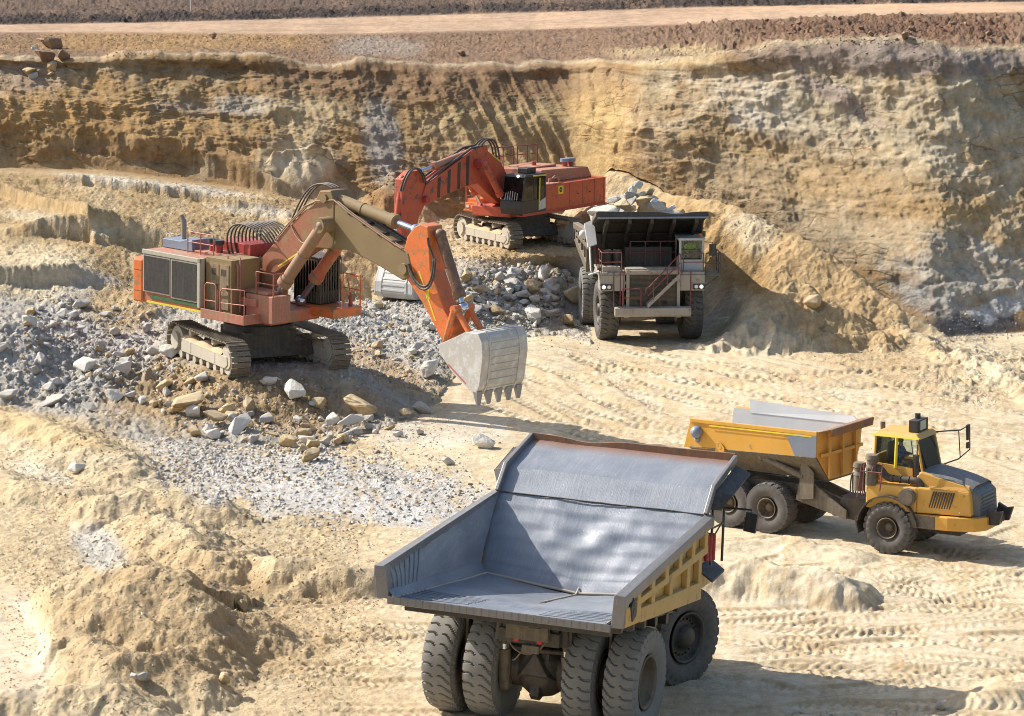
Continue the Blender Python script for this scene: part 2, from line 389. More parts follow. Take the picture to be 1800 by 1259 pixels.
WALL = sst(6.85, 7.15, PR) * (1 - sst(8.9, 9.08, PR))         # 1 on the pit wall
def blob(px, py, rx, ry, rot=0., soft=.5, wob=.35, seed=0):
    dx, dy = PX - px, PY0 - py; c, s = cos(rot), sin(rot)
    r = np.sqrt(((dx * c + dy * s) / rx) ** 2 + ((-dx * s + dy * c) / ry) ** 2)
    r = r + wob * ((NB1 if seed % 2 == 0 else NB2) * .8 + .7 * NB3)
    return 1 - sst(1 - soft, 1 + soft * .4, r)
NB1 = fbm(PX / 60, PY0 / 45, 5, 3, .6); NB2 = fbm(PX / 40 + 9, PY0 / 26, 5, 17, .6); NB3 = fbm(PX / 22, PY0 / 34, 5, 27, .68)

# ---- ridges, heaps and pads added in plan
def segdist(x, y, pts):
    best = np.full(x.shape, 1e9); zz = np.zeros(x.shape)
    for (x0, y0, z0), (x1, y1, z1) in zip(pts[:-1], pts[1:]):
        dx, dy = x1 - x0, y1 - y0; L2 = dx * dx + dy * dy + 1e-9
        t = np.clip(((x - x0) * dx + (y - y0) * dy) / L2, 0, 1)
        d = np.hypot(x - x0 - t * dx, y - y0 - t * dy); m = d < best
        best = np.where(m, d, best); zz = np.where(m, z0 + t * (z1 - z0), zz)
    return best, zz
def ridge(kn, k, r=.3, jag=.35, mode='y', seed=0):
    global GZ
    pts = [tuple(at_y(*p)) if mode == 'y' else tuple(at_z(*p)) for p in kn]
    ys = [p[1] for p in pts]; xs = [p[0] for p in pts]; R = max(p[2] for p in pts) / k + 6
    m = (GY > min(ys) - R) & (GY < max(ys) + R) & (GX > min(xs) - R) & (GX < max(xs) + R)
    x, y = GX[m], GY[m]
    wx = x + .5 * fbm(x * .8, y * .8, 3, seed + 40); wy = y + .5 * fbm(x * .8 + 7, y * .8, 3, seed + 50)
    d, z = segdist(wx, wy, pts)
    g = ridg(x * .9, y * .35, 4, seed + 60)
    zr = z - k * (np.sqrt(d * d + r * r) - r) + jag * .5 * fbm(x * 1.3, y * 1.3, 4, seed + 70) + jag * .35 * g * np.clip(d * .5, 0, 1)
    GZ[m] = np.maximum(GZ[m], zr)
def pad(px0, py0, z, fx, fy, half, w, pitch, k, seed=0):
    """level ground under a machine: centre (world x, y), direction (fx, fy), falling away at slope k"""
    global GZ
    x, y = GX, GY
    a = (x - px0) * fx + (y - py0) * fy; b = -(x - px0) * fy + (y - py0) * fx
    n = .5 * fbm(x * .6, y * .6, 4, seed)
    d = np.hypot(np.maximum(np.abs(a) - half, 0), np.maximum(np.abs(b) - w, 0))
    top = z - np.clip(a, -half, half) * tan(radians(pitch))
    zr = top - k * np.maximum(d + n * np.clip(d, 0, 1), 0)
    ins = 1 - sst(0, 1.2, d)
    GZ = np.where(WALL < .5, np.maximum(GZ * (1 - ins) + top * ins, zr), GZ)
E1_LOC, E2_LOC = (-11.4, 133.4, 1.65), (.4, 166.4, 3.0)
def scarp(kn, h, decay, w=.22, jag=.5, seed=0):
    """a small step: the ground behind the line stands h higher, easing back over decay metres"""
    global GZ
    pts = [at_y(*p)[:2] for p in kn]
    m = (GY > min(p[1] for p in pts) - 3) & (GY < max(p[1] for p in pts) + 4 * decay) & (GX > pts[0][0] - 4) & (GX < pts[-1][0] + 4)
    x, y = GX[m], GY[m]; xs = [p[0] for p in pts]; ys = [p[1] for p in pts]
    s = y - np.interp(x, xs, ys) + jag * fbm(x * .5, y * .15, 4, 400 + seed) + .3 * jag * fbm(x * 2, y * .6, 3, 410 + seed)
    e = sst(xs[0] - 4, xs[0] + 1, x) * (1 - sst(xs[-1] - 1, xs[-1] + 4, x))
    GZ[m] += h * e * sst(-w, w, s) * np.exp(-np.maximum(s, 0) / decay)
scarp([(-200, 285, 178), (0, 292, 177), (100, 302, 176.5), (210, 314, 176), (340, 326, 175), (480, 345, 173)], 1.1, 4, seed=1)
scarp([(120, 352, 171), (330, 366, 170), (470, 384, 168), (560, 402, 165)], .6, 3, seed=2)
scarp([(-200, 335, 171), (0, 352, 169), (60, 385, 165), (100, 412, 162), (165, 447, 157.5)], .8, 2.5, seed=3)
scarp([(-200, 520, 147), (0, 512, 147.5), (70, 500, 148.5), (135, 492, 149)], 1.0, 6, .3, seed=4)
scarp([(95, 452, 158), (150, 446, 158), (210, 440, 158.5), (330, 446, 157)], 1.3, 5, .25, seed=5)
# the soil spur that runs down from the wall
ridge([(1085, 290, 173), (1110, 305, 171.5), (1185, 345, 167.5), (1270, 357, 163), (1303, 366, 162), (1350, 397, 160), (1415, 427, 157.5), (1480, 473, 155.5), (1537, 508, 153.5), (1608, 559, 151.5), (1670, 602, 150)], 1.0, .3, .32, seed=1)
ridge([(1285, 530, 152), (1330, 514, 151.3), (1400, 503, 151), (1470, 540, 150), (1545, 590, 148.5)], .5, .3, .8, seed=3)
ridge([(1560, 560, 152), (1630, 600, 148), (1680, 640, 143)], .5, .3, .4, seed=4)
ridge([(1690, 612, 145.5), (1760, 650, 140), (1830, 700, 132)], .5, .3, .35, seed=5)
# pale outcrop and brown soil cone against the left wall
ridge([(440, 296, 174.5), (490, 270, 174.8), (548, 252, 175), (585, 268, 174.8), (606, 305, 174.5)], 1.6, .3, .6, seed=6)
ridge([(688, 302, 174), (690, 320, 173)], .85, .4, .4, seed=7)
# banks and steps on the left bench
ridge([(-120, 300, 174), (20, 345, 170), (95, 400, 164), (175, 455, 157)], .7, .3, .4, seed=8)
ridge([(95, 378, 167), (130, 385, 166), (175, 420, 161), (270, 440, 158), (330, 450, 157)], .75, .3, .35, seed=9)
ridge([(60, 312, 178), (200, 322, 176), (330, 335, 175), (430, 345, 174)], .8, .5, .3, seed=10)
ridge([(180, 342, 172), (330, 352, 171), (480, 372, 168), (560, 400, 164)], .5, .5, .3, seed=11)
# soil heap between the bench and the left machine
ridge([(150, 510, 150), (210, 505, 149), (255, 545, 145)], .5, .5, .5, seed=12)
# the berm and the heaps in the left foreground
ridge([(-150, 700, .9), (0, 722, 1.0), (90, 742, 1.0), (170, 778, .9), (232, 822, .5), (270, 850, .1)], .42, .35, .3, 'z', 13)
ridge([(-100, 800, .5), (60, 850, .5), (140, 860, .4)], .4, .3, .3, 'z', 14)
ridge([(190, 870, .9), (300, 862, 1.0), (370, 880, .8), (420, 905, .4)], .5, .3, .45, 'z', 15)
ridge([(250, 905, .9), (330, 930, 1.1), (380, 975, .8)], .5, .3, .45, 'z', 16)
ridge([(450, 978, .7), (500, 982, .95), (580, 988, .95), (700, 1000, .75)], 1.0, .2, .2, 'z', 17)
ridge([(225, 985, 2.1), (262, 1000, 2.3), (330, 1035, 1.9), (420, 1080, .9)], .45, .4, .4, 'z', 18)
ridge([(150, 1110, .9), (210, 1150, 1.3), (280, 1150, 1.2), (350, 1135, .8)], .55, .25, .35, 'z', 19)
ridge([(-40, 1230, 1.0), (90, 1205, 1.2), (200, 1210, 1.1), (260, 1250, .7)], .5, .3, .4, 'z', 20)
# the low dirt windrow beside the near truck
ridge([(1235, 1000, .8), (1330, 982, 1.15), (1420, 998, 1.0), (1480, 1012, .9), (1515, 1030, .3)], .85, .2, .35, 'z', 21)
ridge([(1260, 955, .15), (1380, 945, .3), (1500, 968, .25)], .3, .3, .2, 'z', 22)
ridge([(1730, 1215, .3), (1830, 1180, .5)], .4, .3, .3, 'z', 23)
# rubble
ridge([(-60, 560, 2.6), (60, 570, 2.4), (130, 600, 2.0), (200, 640, 1.7)], .3, .6, .8, 'z', 24)
ridge([(-40, 560, 3.3), (30, 575, 3.1)], .5, .3, .5, 'z', 25)
ridge([(790, 462, 162.5), (870, 470, 161.5), (960, 470, 161.5), (1010, 490, 160.5)], .55, .5, .7, seed=26)
pad(E1_LOC[0], E1_LOC[1], 1.74, .5, -.866, 3.0, 2.9, 2, .38, 81)
_hd = np.sqrt(((GX + 6.6) / 4.2) ** 2 + ((GY - 155.6) / 4.6) ** 2) + .25 * fbm(GX * .6, GY * .6, 3, 77); _hm = 1 - sst(.7, 1.15, _hd); GZ = GZ * (1 - _hm) + np.minimum(GZ, 1.0) * _hm
pad(E2_LOC[0], E2_LOC[1], 3.0, .48, -.876, 2.9, 2.7, 0, .9, 82)
_p = blob(20, 1130, 62, 95, -.35, .35, .15); GZ = GZ * (1 - _p) + .05 * _p
_fx, _fy = cos(radians(-86.7)), sin(radians(-86.7)); _a = (GX - 6.61) * _fx + (GY - 156.69) * _fy; _b = -(GX - 6.61) * _fy + (GY - 156.69) * _fx
_m = (1 - sst(4.2, 5.8, np.abs(_a - 2.8))) * (1 - sst(3.0, 5.4, np.abs(_b))); GZ = GZ * (1 - _m) + np.minimum(GZ, -.02) * _m
PX1, PY1, W1 = proj(GX, GY, GZ)
PY0 = PY1; NB1 = fbm(PX / 60, PY0 / 45, 5, 3, .6); NB2 = fbm(PX / 40 + 9, PY0 / 26, 5, 17, .6); NB3 = fbm(PX / 22, PY0 / 34, 5, 27, .68)

# ---- rough ground, wall relief
rough = np.full(GX.shape, .022)
def addr(m, v):
    global rough
    rough = rough * (1 - m) + v * m
addr((1 - sst(560, 760, PX + 60 * NB1)) * sst(700, 760, PY0), .085)
addr(blob(300, 1080, 330, 170), .105)
addr(blob(25, 1130, 75, 120, -.35, .3, .15), .008)
addr(((PR > 3.95) & (PR < 6.1) & (PX < 1040)) * 1.0, .20)
addr(blob(560, 850, 330, 75, .12), .09)
addr(sst(5.95, 6.1, PR) * (1 - sst(6.85, 7.0, PR)) * (PX < 1100), .16)
addr(blob(1420, 500, 260, 110, .5), .18)
addr(blob(1720, 660, 120, 60), .2)
addr(sst(8.9, 9.1, PR) * (1 - sst(9.85, 10.0, PR)), .16 + .22 * sst(1050, 1300, PX))
addr(sst(9.95, 10.02, PR) * (1 - sst(10.95, 11, PR)), .03)
addr(sst(11, 11.1, PR), .24)
noi = fbm(GX * .5, GY * .5, 3, 100) * .9 + ridg(GX * 1.3, GY * 1.3, 5, 110, .6) * .55 + fbm(GX * 4.6, GY * 4.6, 3, 115, .65) * .36 + (ridg(GX * 3.1, GY * 3.1, 3, 117, .6) - .3) * .28
lump = np.maximum(0, fbm(GX * 3.3, GY * 3.3, 3, 120) - .12) ** .8
GZ = GZ + (1 - WALL) * rough * (noi + .9 * lump)
# slump any over-steep cut in the loose foreground soil
def box2(a, nr, nc):
    for ax, n in ((0, nr), (1, nc)):
        p = np.pad(a, [(n // 2, n // 2) if k == ax else (0, 0) for k in (0, 1)], 'edge'); c = np.cumsum(p, ax)
        z0 = np.zeros_like(np.take(c, [0], ax)); c = np.concatenate([z0, c], ax)
        a = (np.take(c, range(n, c.shape[ax]), ax) - np.take(c, range(0, c.shape[ax] - n), ax)) / n
    return a
_nr = int(np.searchsorted(PR[:, 0], 4.0)); _z = GZ[:_nr]
_s = np.abs(np.diff(_z, axis=0)) / np.maximum(np.abs(np.diff(GY[:_nr], axis=0)), 1e-3); _s = np.concatenate([_s, _s[-1:]], 0)
_k = np.clip(box2((_s > 1.5).astype(float), 13, 13) * 4, 0, 1)
GZ[:_nr] = _z * (1 - _k) + box2(box2(_z, 17, 11), 17, 11) * _k
# wall: bedding ledges, gullies, blocky facets; moved mostly along the view depth, so the rock really stands out of the face
S = GX + .3 * GY
WZ = GZ + 1.6 * fbm(S * .10, GZ * .25, 4, 5) + .08 * S * np.sin(S * .04)
led = fbm(S * .22, WZ * .75, 5, 130, .6)
led = led + .4 * ridg(S * .45, WZ * 1.2, 4, 140, .6)
blk = fbm(S * .45, GZ * .5, 5, 150, .6)
facet = ridg(S * .9, GZ * .8, 5, 155, .62)
gul = ridg(S * 1.1 + .25 * GZ, GZ * .10, 4, 160, .5)
mid = blob(960, 220, 190, 150, 0, .5, .2) * (1 - blob(1180, 250, 90, 200, 0, .4, .2))
teeth = np.abs(np.sin((PX + .12 * (PY0 - 150) + 14 * NB1 + 9 * NB3) * pi / 25)) ** .8 * (.55 + .8 * NB2) * blob(1065, 190, 62, 105, -.1, .4, .2)
strip = np.abs(np.sin((PX + .3 * (PY0 - 150) + 16 * NB1 + 8 * NB3) * pi / 38)) * blob(800, 180, 190, 60, 0, .5, .2)
big = fbm(S * .09, GZ * .12, 3, 170)
D = (.26 * led + .60 * blk + .22 * facet) * (1 - .6 * mid) + .34 * gul * (.35 + .65 * mid) + .42 * teeth + .12 * strip + (1.5 - .9 * sst(1100, 1300, PX)) * big
lipfade = sst(7.0, 7.25, PR) * (1 - .5 * sst(8.7, 9.0, PR))
GY = GY - WALL * lipfade * D
GZ = GZ + WALL * lipfade * .18 * led
GX = GX + WALL * lipfade * .25 * blk
# overhanging turf line
GY = GY - np.exp(-((PR - 8.9) / .1) ** 2) * (.5 + .5 * fbm(S * .5, S * 0, 3, 180)) * .9

RUT_EDGE = np.zeros(GX.shape)
GZ = GZ + .55 * np.exp(-((PR - 9.0) / .13) ** 2) * fbm(S * .35, S * 0 + 2, 4, 185, .6)
# ---- wheel and track marks pressed into the floor
def mark(kn, gap=3.3, w=.55, depth=.10, pitch=.42, lug=.05, sides=(-1, 1), farfade=1.0):
    global GZ
    c = [at_z(px, py, 0) for px, py in kn]
    P = []
    for i in range(len(c) - 1):                           # Catmull-Rom through the knots
        p0, p1, p2, p3 = c[max(i - 1, 0)], c[i], c[i + 1], c[min(i + 2, len(c) - 1)]
        for t in np.linspace(0, 1, 7)[:-1]:
            P.append(.5 * ((2 * p1) + (p2 - p0) * t + (2 * p0 - 5 * p1 + 4 * p2 - p3) * t * t + (3 * p1 - p0 - 3 * p2 + p3) * t ** 3))
    P.append(c[-1]); P = np.array(P)[:, :2]
    m = (GX > P[:, 0].min() - 3) & (GX < P[:, 0].max() + 3) & (GY > P[:, 1].min() - 3) & (GY < P[:, 1].max() + 3) & (GZ < .45) & (PR < 5.2)
    x, y = GX[m], GY[m]; best = np.full(x.shape, 1e9); sd = np.zeros(x.shape); ss = np.zeros(x.shape); acc = 0
    for (x0, y0), (x1, y1) in zip(P[:-1], P[1:]):
        dx, dy = x1 - x0, y1 - y0; L = math.hypot(dx, dy) + 1e-9
        t = np.clip(((x - x0) * dx + (y - y0) * dy) / L / L, 0, 1)
        ex, ey = x - x0 - t * dx, y - y0 - t * dy; d = np.hypot(ex, ey); b = d < best
        best = np.where(b, d, best); sd = np.where(b, np.sign(dx * ey - dy * ex) * d, sd); ss = np.where(b, acc + t * L, ss); acc += L
    sd = sd + .12 * fbm(x * .7, y * .7, 2, 190)
    dz = np.zeros(x.shape); fade = sst(0, 1.5, ss) * (1 - sst(acc - 2, acc, ss)) * (.35 + .65 * sst(-.35, .25, fbm(x * .45, y * .45, 3, 195)))
    for s in sides:
        u = (sd - s * gap / 2) / w
        inn = 1 - sst(.75, 1.05, np.abs(u))
        rim = np.exp(-((np.abs(u) - 1.25) / .3) ** 2)
        lg = np.tanh(2.5 * np.sin(2 * pi * (ss / pitch + .9 * np.abs(u)))) * (1 - farfade * sst(100, 120, y))
        dz += inn * (-depth + lug * lg) + rim * depth * .55
    GZ[m] += dz * fade
    RUT_EDGE[m] = np.maximum(RUT_EDGE[m], fade * np.clip(sum(np.exp(-((np.abs((sd - s * gap / 2) / w) - .95) / .28) ** 2) for s in sides), 0, 1))
MK = [
 [(1700, 735), (1400, 690), (1180, 650), (1020, 612)], [(1500, 745), (1260, 720), (1110, 690), (1000, 655), (940, 630)], [(1350, 790), (1180, 770), (1060, 735), (970, 690), (930, 650)], [(1880, 650), (1640, 660), (1400, 668), (1180, 640), (1060, 612)],
 [(700, 1042), (560, 1045), (430, 1050)], [(740, 1100), (600, 1085), (500, 1060), (440, 1040)],
 [(760, 1180), (640, 1150), (560, 1110), (500, 1090)], [(720, 1240), (600, 1230), (480, 1245)], [(690, 1010), (560, 1020), (500, 1012)],
 [(1900, 930), (1700, 1010), (1500, 1065), (1270, 1085)], [(1900, 1040), (1600, 1085), (1250, 1120)], [(1900, 1120), (1600, 1145), (1260, 1140)],
 [(1900, 990), (1650, 990), (1480, 985), (1300, 1060)], [(1850, 1190), (1560, 1130), (1300, 1100)], [(1900, 1250), (1500, 1205), (1150, 1230)],
 [(1900, 800), (1500, 745), (1250, 690), (1050, 650), (960, 620)], [(1900, 720), (1500, 690), (1200, 655), (1000, 640)],
 [(1300, 770), (1150, 745), (1050, 700), (980, 640)], [(1250, 800), (1080, 755), (960, 720), (900, 690)], [(1900, 770), (1600, 700), (1400, 640), (1200, 612)],
 [(1800, 690), (1500, 655), (1300, 625), (1150, 605)], [(1850, 870), (1600, 790), (1300, 750), (1000, 760)], [(700, 935), (560, 925), (460, 900)],
 [(640, 965), (520, 945), (430, 925)], [(20, 980), (60, 1040), (95, 1110)],
]
rr_ = random.Random(5)
for i in range(34):
    x0 = rr_.uniform(1150, 1800); y0 = rr_.choice((rr_.uniform(960, 1260), rr_.uniform(620, 760))); L_ = rr_.uniform(200, 520); sl_ = rr_.uniform(-.16, .16) if y0 > 900 else rr_.uniform(.02, .28); cv_ = rr_.uniform(-35, 35)
    MK.append([(x0 - L_, y0 - L_ * sl_), (x0 - L_ * .4, y0 - L_ * .4 * sl_ + cv_ * .6), (x0 + L_ * .4, y0 + L_ * .4 * sl_ + cv_ * .6), (x0 + L_, y0 + L_ * sl_)])
for i in range(8):
    x0 = rr_.uniform(480, 720); y0 = rr_.uniform(1020, 1250); MK.append([(x0 - 130, y0 + rr_.uniform(-12, 12)), (x0, y0), (x0 + 140, y0 + rr_.uniform(-14, 14))])
NCUR = 25
for i, k in enumerate(MK):
    farm = i < NCUR and max(q[1] for q in k) < 830
    if farm: mark(k, gap=(3.4, 4.2)[i % 2], w=.62, depth=.06, pitch=(.62, .55)[i % 2], lug=.042, farfade=.15); continue
    mark(k, gap=(3.4, 2.6, 4.4)[i % 3], w=(.5, .42, .55)[i % 3], depth=(.042, .03, .05)[i % 3], pitch=(.32, .28, .36)[i % 3], lug=(.022, .018, .024)[i % 3])

# ---- soil colours by place, with some light and shade painted in
TINT = np.zeros(GX.shape + (3,)) + np.array([.60, .495, .335])
def tint(m, c):
    global TINT
    TINT = TINT * (1 - m[..., None]) + np.array(c) * m[..., None]
TAN, SAND, OCHRE, PALE, GREY, LGREY, BROWN, DKBROWN = (.50, .36, .19), (.62, .485, .29), (.40, .25, .11), (.56, .49, .37), (.34, .33, .32), (.55, .53, .50), (.22, .14, .09), (.12, .088, .07)
tint(.8 * blob(1400, 1080, 420, 150, 0, .6), (.65, .55, .40)); tint(.7 * blob(1350, 690, 480, 70, .1, .6), (.65, .545, .39))
tint(.75 * (1 - sst(600, 760, PX + 80 * NB2)) * sst(760, 860, PY0), (.56, .435, .265))
tint(.9 * blob(330, 1100, 300, 120), (.47, .345, .195)); tint(.7 * blob(280, 1010, 150, 70), (.50, .365, .205))
tint(blob(25, 1130, 70, 110, -.35, .3, .15), (.58, .49, .36)); tint(.8 * blob(70, 830, 60, 14, .3), (.68, .60, .46))
tint(.8 * blob(170, 960, 60, 40, .6), (.52, .50, .46))
tint(.9 * blob(560, 855, 330, 62, .13, .35, .5), LGREY); tint(.9 * blob(700, 900, 130, 30, .2), LGREY); tint(.8 * blob(330, 790, 110, 30, .2), (.50, .48, .44))
tint(.85 * ((PR > 3.95) & (PR < 6.0) & (PX < 1040)) * sst(-.6, .3, NB1 + .3), (.42, .39, .34))
tint(.9 * blob(120, 620, 190, 95), (.40, .39, .37)); tint(.9 * blob(690, 585, 130, 75), (.46, .43, .38)); tint(.9 * blob(890, 530, 130, 60), (.43, .41, .38))
tint(.9 * blob(500, 705, 215, 58, .15, .5, .5), (.37, .255, .135)); tint(.9 * blob(290, 700, 130, 70), (.42, .30, .165)); tint(.8 * blob(210, 540, 90, 50), (.46, .32, .15))
tint(.9 * blob(60, 752, 200, 32, .2), (.56, .42, .23))
tint(.8 * blob(690, 660, 110, 30, .5), (.42, .30, .17)); tint(.6 * blob(780, 760, 170, 26), (.58, .54, .47))
bench = sst(5.9, 6.05, PR) * (1 - sst(6.9, 7.05, PR))
tint(bench * (PX < 760), (.44, .315, .165)); tint(bench * .75 * sst(-.1, .35, NB1), (.53, .415, .25)); tint(bench * .6 * sst(.0, .4, -NB2), (.36, .245, .12))
tint(.85 * blob(60, 480, 110, 60), (.62, .52, .35)); tint(.8 * blob(170, 400, 190, 14, .15), (.60, .51, .36)); tint(.8 * blob(270, 326, 200, 10, .12, .4, .2), (.58, .52, .42)); tint(.7 * blob(450, 372, 90, 12, .1), (.56, .50, .40))
tint(.9 * blob(690, 345, 60, 55), (.30, .165, .07)); tint(.7 * blob(640, 400, 90, 40), (.44, .30, .15)); tint(.8 * blob(960, 445, 160, 40), (.46, .32, .16)); tint(.6 * blob(1000, 475, 60, 24), (.36, .30, .23))
sp = blob(1360, 455, 360, 105, .62, .4, .15); tint(.95 * sp * (1 - WALL), (.49, .345, .18)); tint(.9 * blob(1270, 440, 130, 42, .75, .4, .3), (.40, .265, .12)); tint(.6 * blob(1330, 400, 45, 45), (.60, .48, .30))  # spur front slope painted darker for its shading, crest patch paler as if lit
tint(.6 * blob(1260, 560, 130, 26), (.44, .39, .30)); tint(.7 * blob(1320, 400, 50, 40), (.60, .50, .34))  # greyer ground by the loaded truck; lit face of the spur painted paler
tint(.6 * (PR < 4.3) * (PX > 600) * sst(.02, .38, NB3 + .3 * NB2), (.52, .405, .25)); tint(.7 * RUT_EDGE * (PR < 4.5), (.42, .31, .175))  # rut edges darker: compacted soil plus their shading contrast painted in
# wall
wl = sst(6.9, 7.02, PR) * (1 - sst(8.93, 9.02, PR))
wt = np.zeros(GX.shape + (3,)) + np.array([.325, .21, .10])
keep = TINT.copy(); TINT = wt
bed = fbm(S * .2, WZ * .7, 6, 200, .7); bed2 = fbm(S * .35 + 5, GZ * .8, 5, 210, .65)
tint(.7 * sst(-.05, .35, bed), (.40, .285, .155)); tint(.8 * sst(.1, .4, -bed), (.25, .155, .075)); tint(.5 * sst(.1, .4, bed2), (.40, .32, .21))
tint(.6 * blob(1520, 280, 400, 230, 0, .5, .4), (.44, .355, .235)); tint(.85 * blob(1450, 190, 330, 85, .05, .5, .7), (.50, .42, .295)); tint(.8 * blob(1680, 270, 190, 130, .3, .5, .7), (.47, .385, .255)); tint(.7 * blob(1330, 190, 90, 60, .5), (.55, .47, .36))
tint(.7 * blob(1745, 230, 110, 140, 0, .5, .6, 1), (.47, .395, .28)); tint(.8 * blob(1480, 175, 110, 20, .5, .5, .8, 1), (.33, .26, .22)); tint(.75 * blob(1240, 230, 60, 40, -.7), (.36, .24, .12))
tint(.6 * blob(1340, 260, 110, 28, .2, .5, .8), (.36, .235, .105)); tint(.6 * blob(1500, 330, 220, 45, .1, .5, .8, 1), (.38, .255, .12)); tint(.8 * blob(1640, 370, 150, 30, 0, .5, .7), (.40, .27, .13)); tint(.5 * blob(1730, 275, 40, 30), (.40, .28, .15))
tint(.8 * blob(1560, 430, 220, 50, .1, .5, .6), (.38, .30, .19)); tint(.9 * blob(1720, 480, 190, 60, .1, .5, .6, 1), (.42, .375, .305)); tint(.7 * blob(1660, 540, 90, 32, .4), (.38, .36, .325))
tint(.9 * blob(1710, 572, 120, 22, -.05, .5, .4), (.075, .077, .085)); tint(.8 * blob(1770, 540, 60, 20, -.3, .5, .6, 1), (.45, .46, .47))
tint(.85 * blob(200, 200, 280, 60, .05, .5, .8), (.38, .235, .10)); tint(.7 * blob(330, 190, 110, 16, .1, .5, .7), (.33, .26, .19)); tint(.6 * blob(150, 270, 200, 25), (.32, .20, .095))
tint(.8 * blob(430, 185, 70, 22), (.40, .35, .27)); tint(.85 * blob(545, 205, 70, 45), (.50, .38, .22)); tint(.9 * blob(528, 288, 75, 40), (.58, .49, .34)); tint(.8 * blob(675, 240, 38, 95, -.15), (.33, .30, .26))
tint(.8 * blob(40, 130, 90, 40), (.36, .27, .19)); tint(.8 * blob(900, 215, 180, 50, .02), (.38, .285, .15)); tint(.8 * blob(1050, 230, 60, 130, -.08), (.48, .335, .155)); tint(.6 * blob(960, 300, 90, 50), (.47, .34, .17)); tint(.6 * blob(1150, 150, 40, 60), (.42, .33, .20))
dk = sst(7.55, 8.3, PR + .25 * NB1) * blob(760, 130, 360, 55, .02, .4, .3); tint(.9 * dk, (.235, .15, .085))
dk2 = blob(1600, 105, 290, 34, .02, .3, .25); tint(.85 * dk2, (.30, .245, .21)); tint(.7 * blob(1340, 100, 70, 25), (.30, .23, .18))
tint(.8 * blob(1180, 105, 90, 12), (.60, .46, .25))
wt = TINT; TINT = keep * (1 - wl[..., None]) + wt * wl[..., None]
pl = sst(8.96, 9.04, PR); tint(pl, (.30, .195, .125)); tint(pl * .9 * blob(300, 75, 330, 22, 0, .5, .4), (.42, .265, .125)); tint(pl * .7 * blob(660, 85, 90, 22), (.40, .34, .28)); tint(pl * .8 * blob(1560, 52, 300, 20), (.22, .125, .08)); tint(pl * .7 * blob(1180, 92, 120, 10), (.60, .46, .26))
tint(pl * .6 * blob(900, 52, 500, 6), (.26, .165, .11))
rd = sst(9.97, 10.03, PR); tint(rd, (.43, .295, .195)); tint(rd * .6 * sst(-.1, .4, NB2), (.50, .36, .245)); tint(rd * .5 * sst(.1, .3, fbm(PX / 300, PY0 / 2.2, 4, 31)), (.34, .225, .145)); tint(rd * .5 * blob(1600, 14, 400, 10), (.62, .40, .24))
em = sst(10.97, 11.03, PR); tint(em, (.085, .066, .056)); tint(em * .7 * sst(11.6, 12.2, PR), (.20, .135, .095)); tint(em * .6 * sst(.1, .4, NB2), (.26, .18, .13))
mot = 1 + .16 * fbm(GX * .35, GY * .35 + GZ, 4, 220) + .12 * fbm(GX * 2.1, GY * 2.1 + GZ * 1.5, 4, 230, .6)
TINT = np.clip(TINT * mot[..., None] * (1 + .06 * NB2[..., None] * np.array([1, 0, -1])), .02, .9)

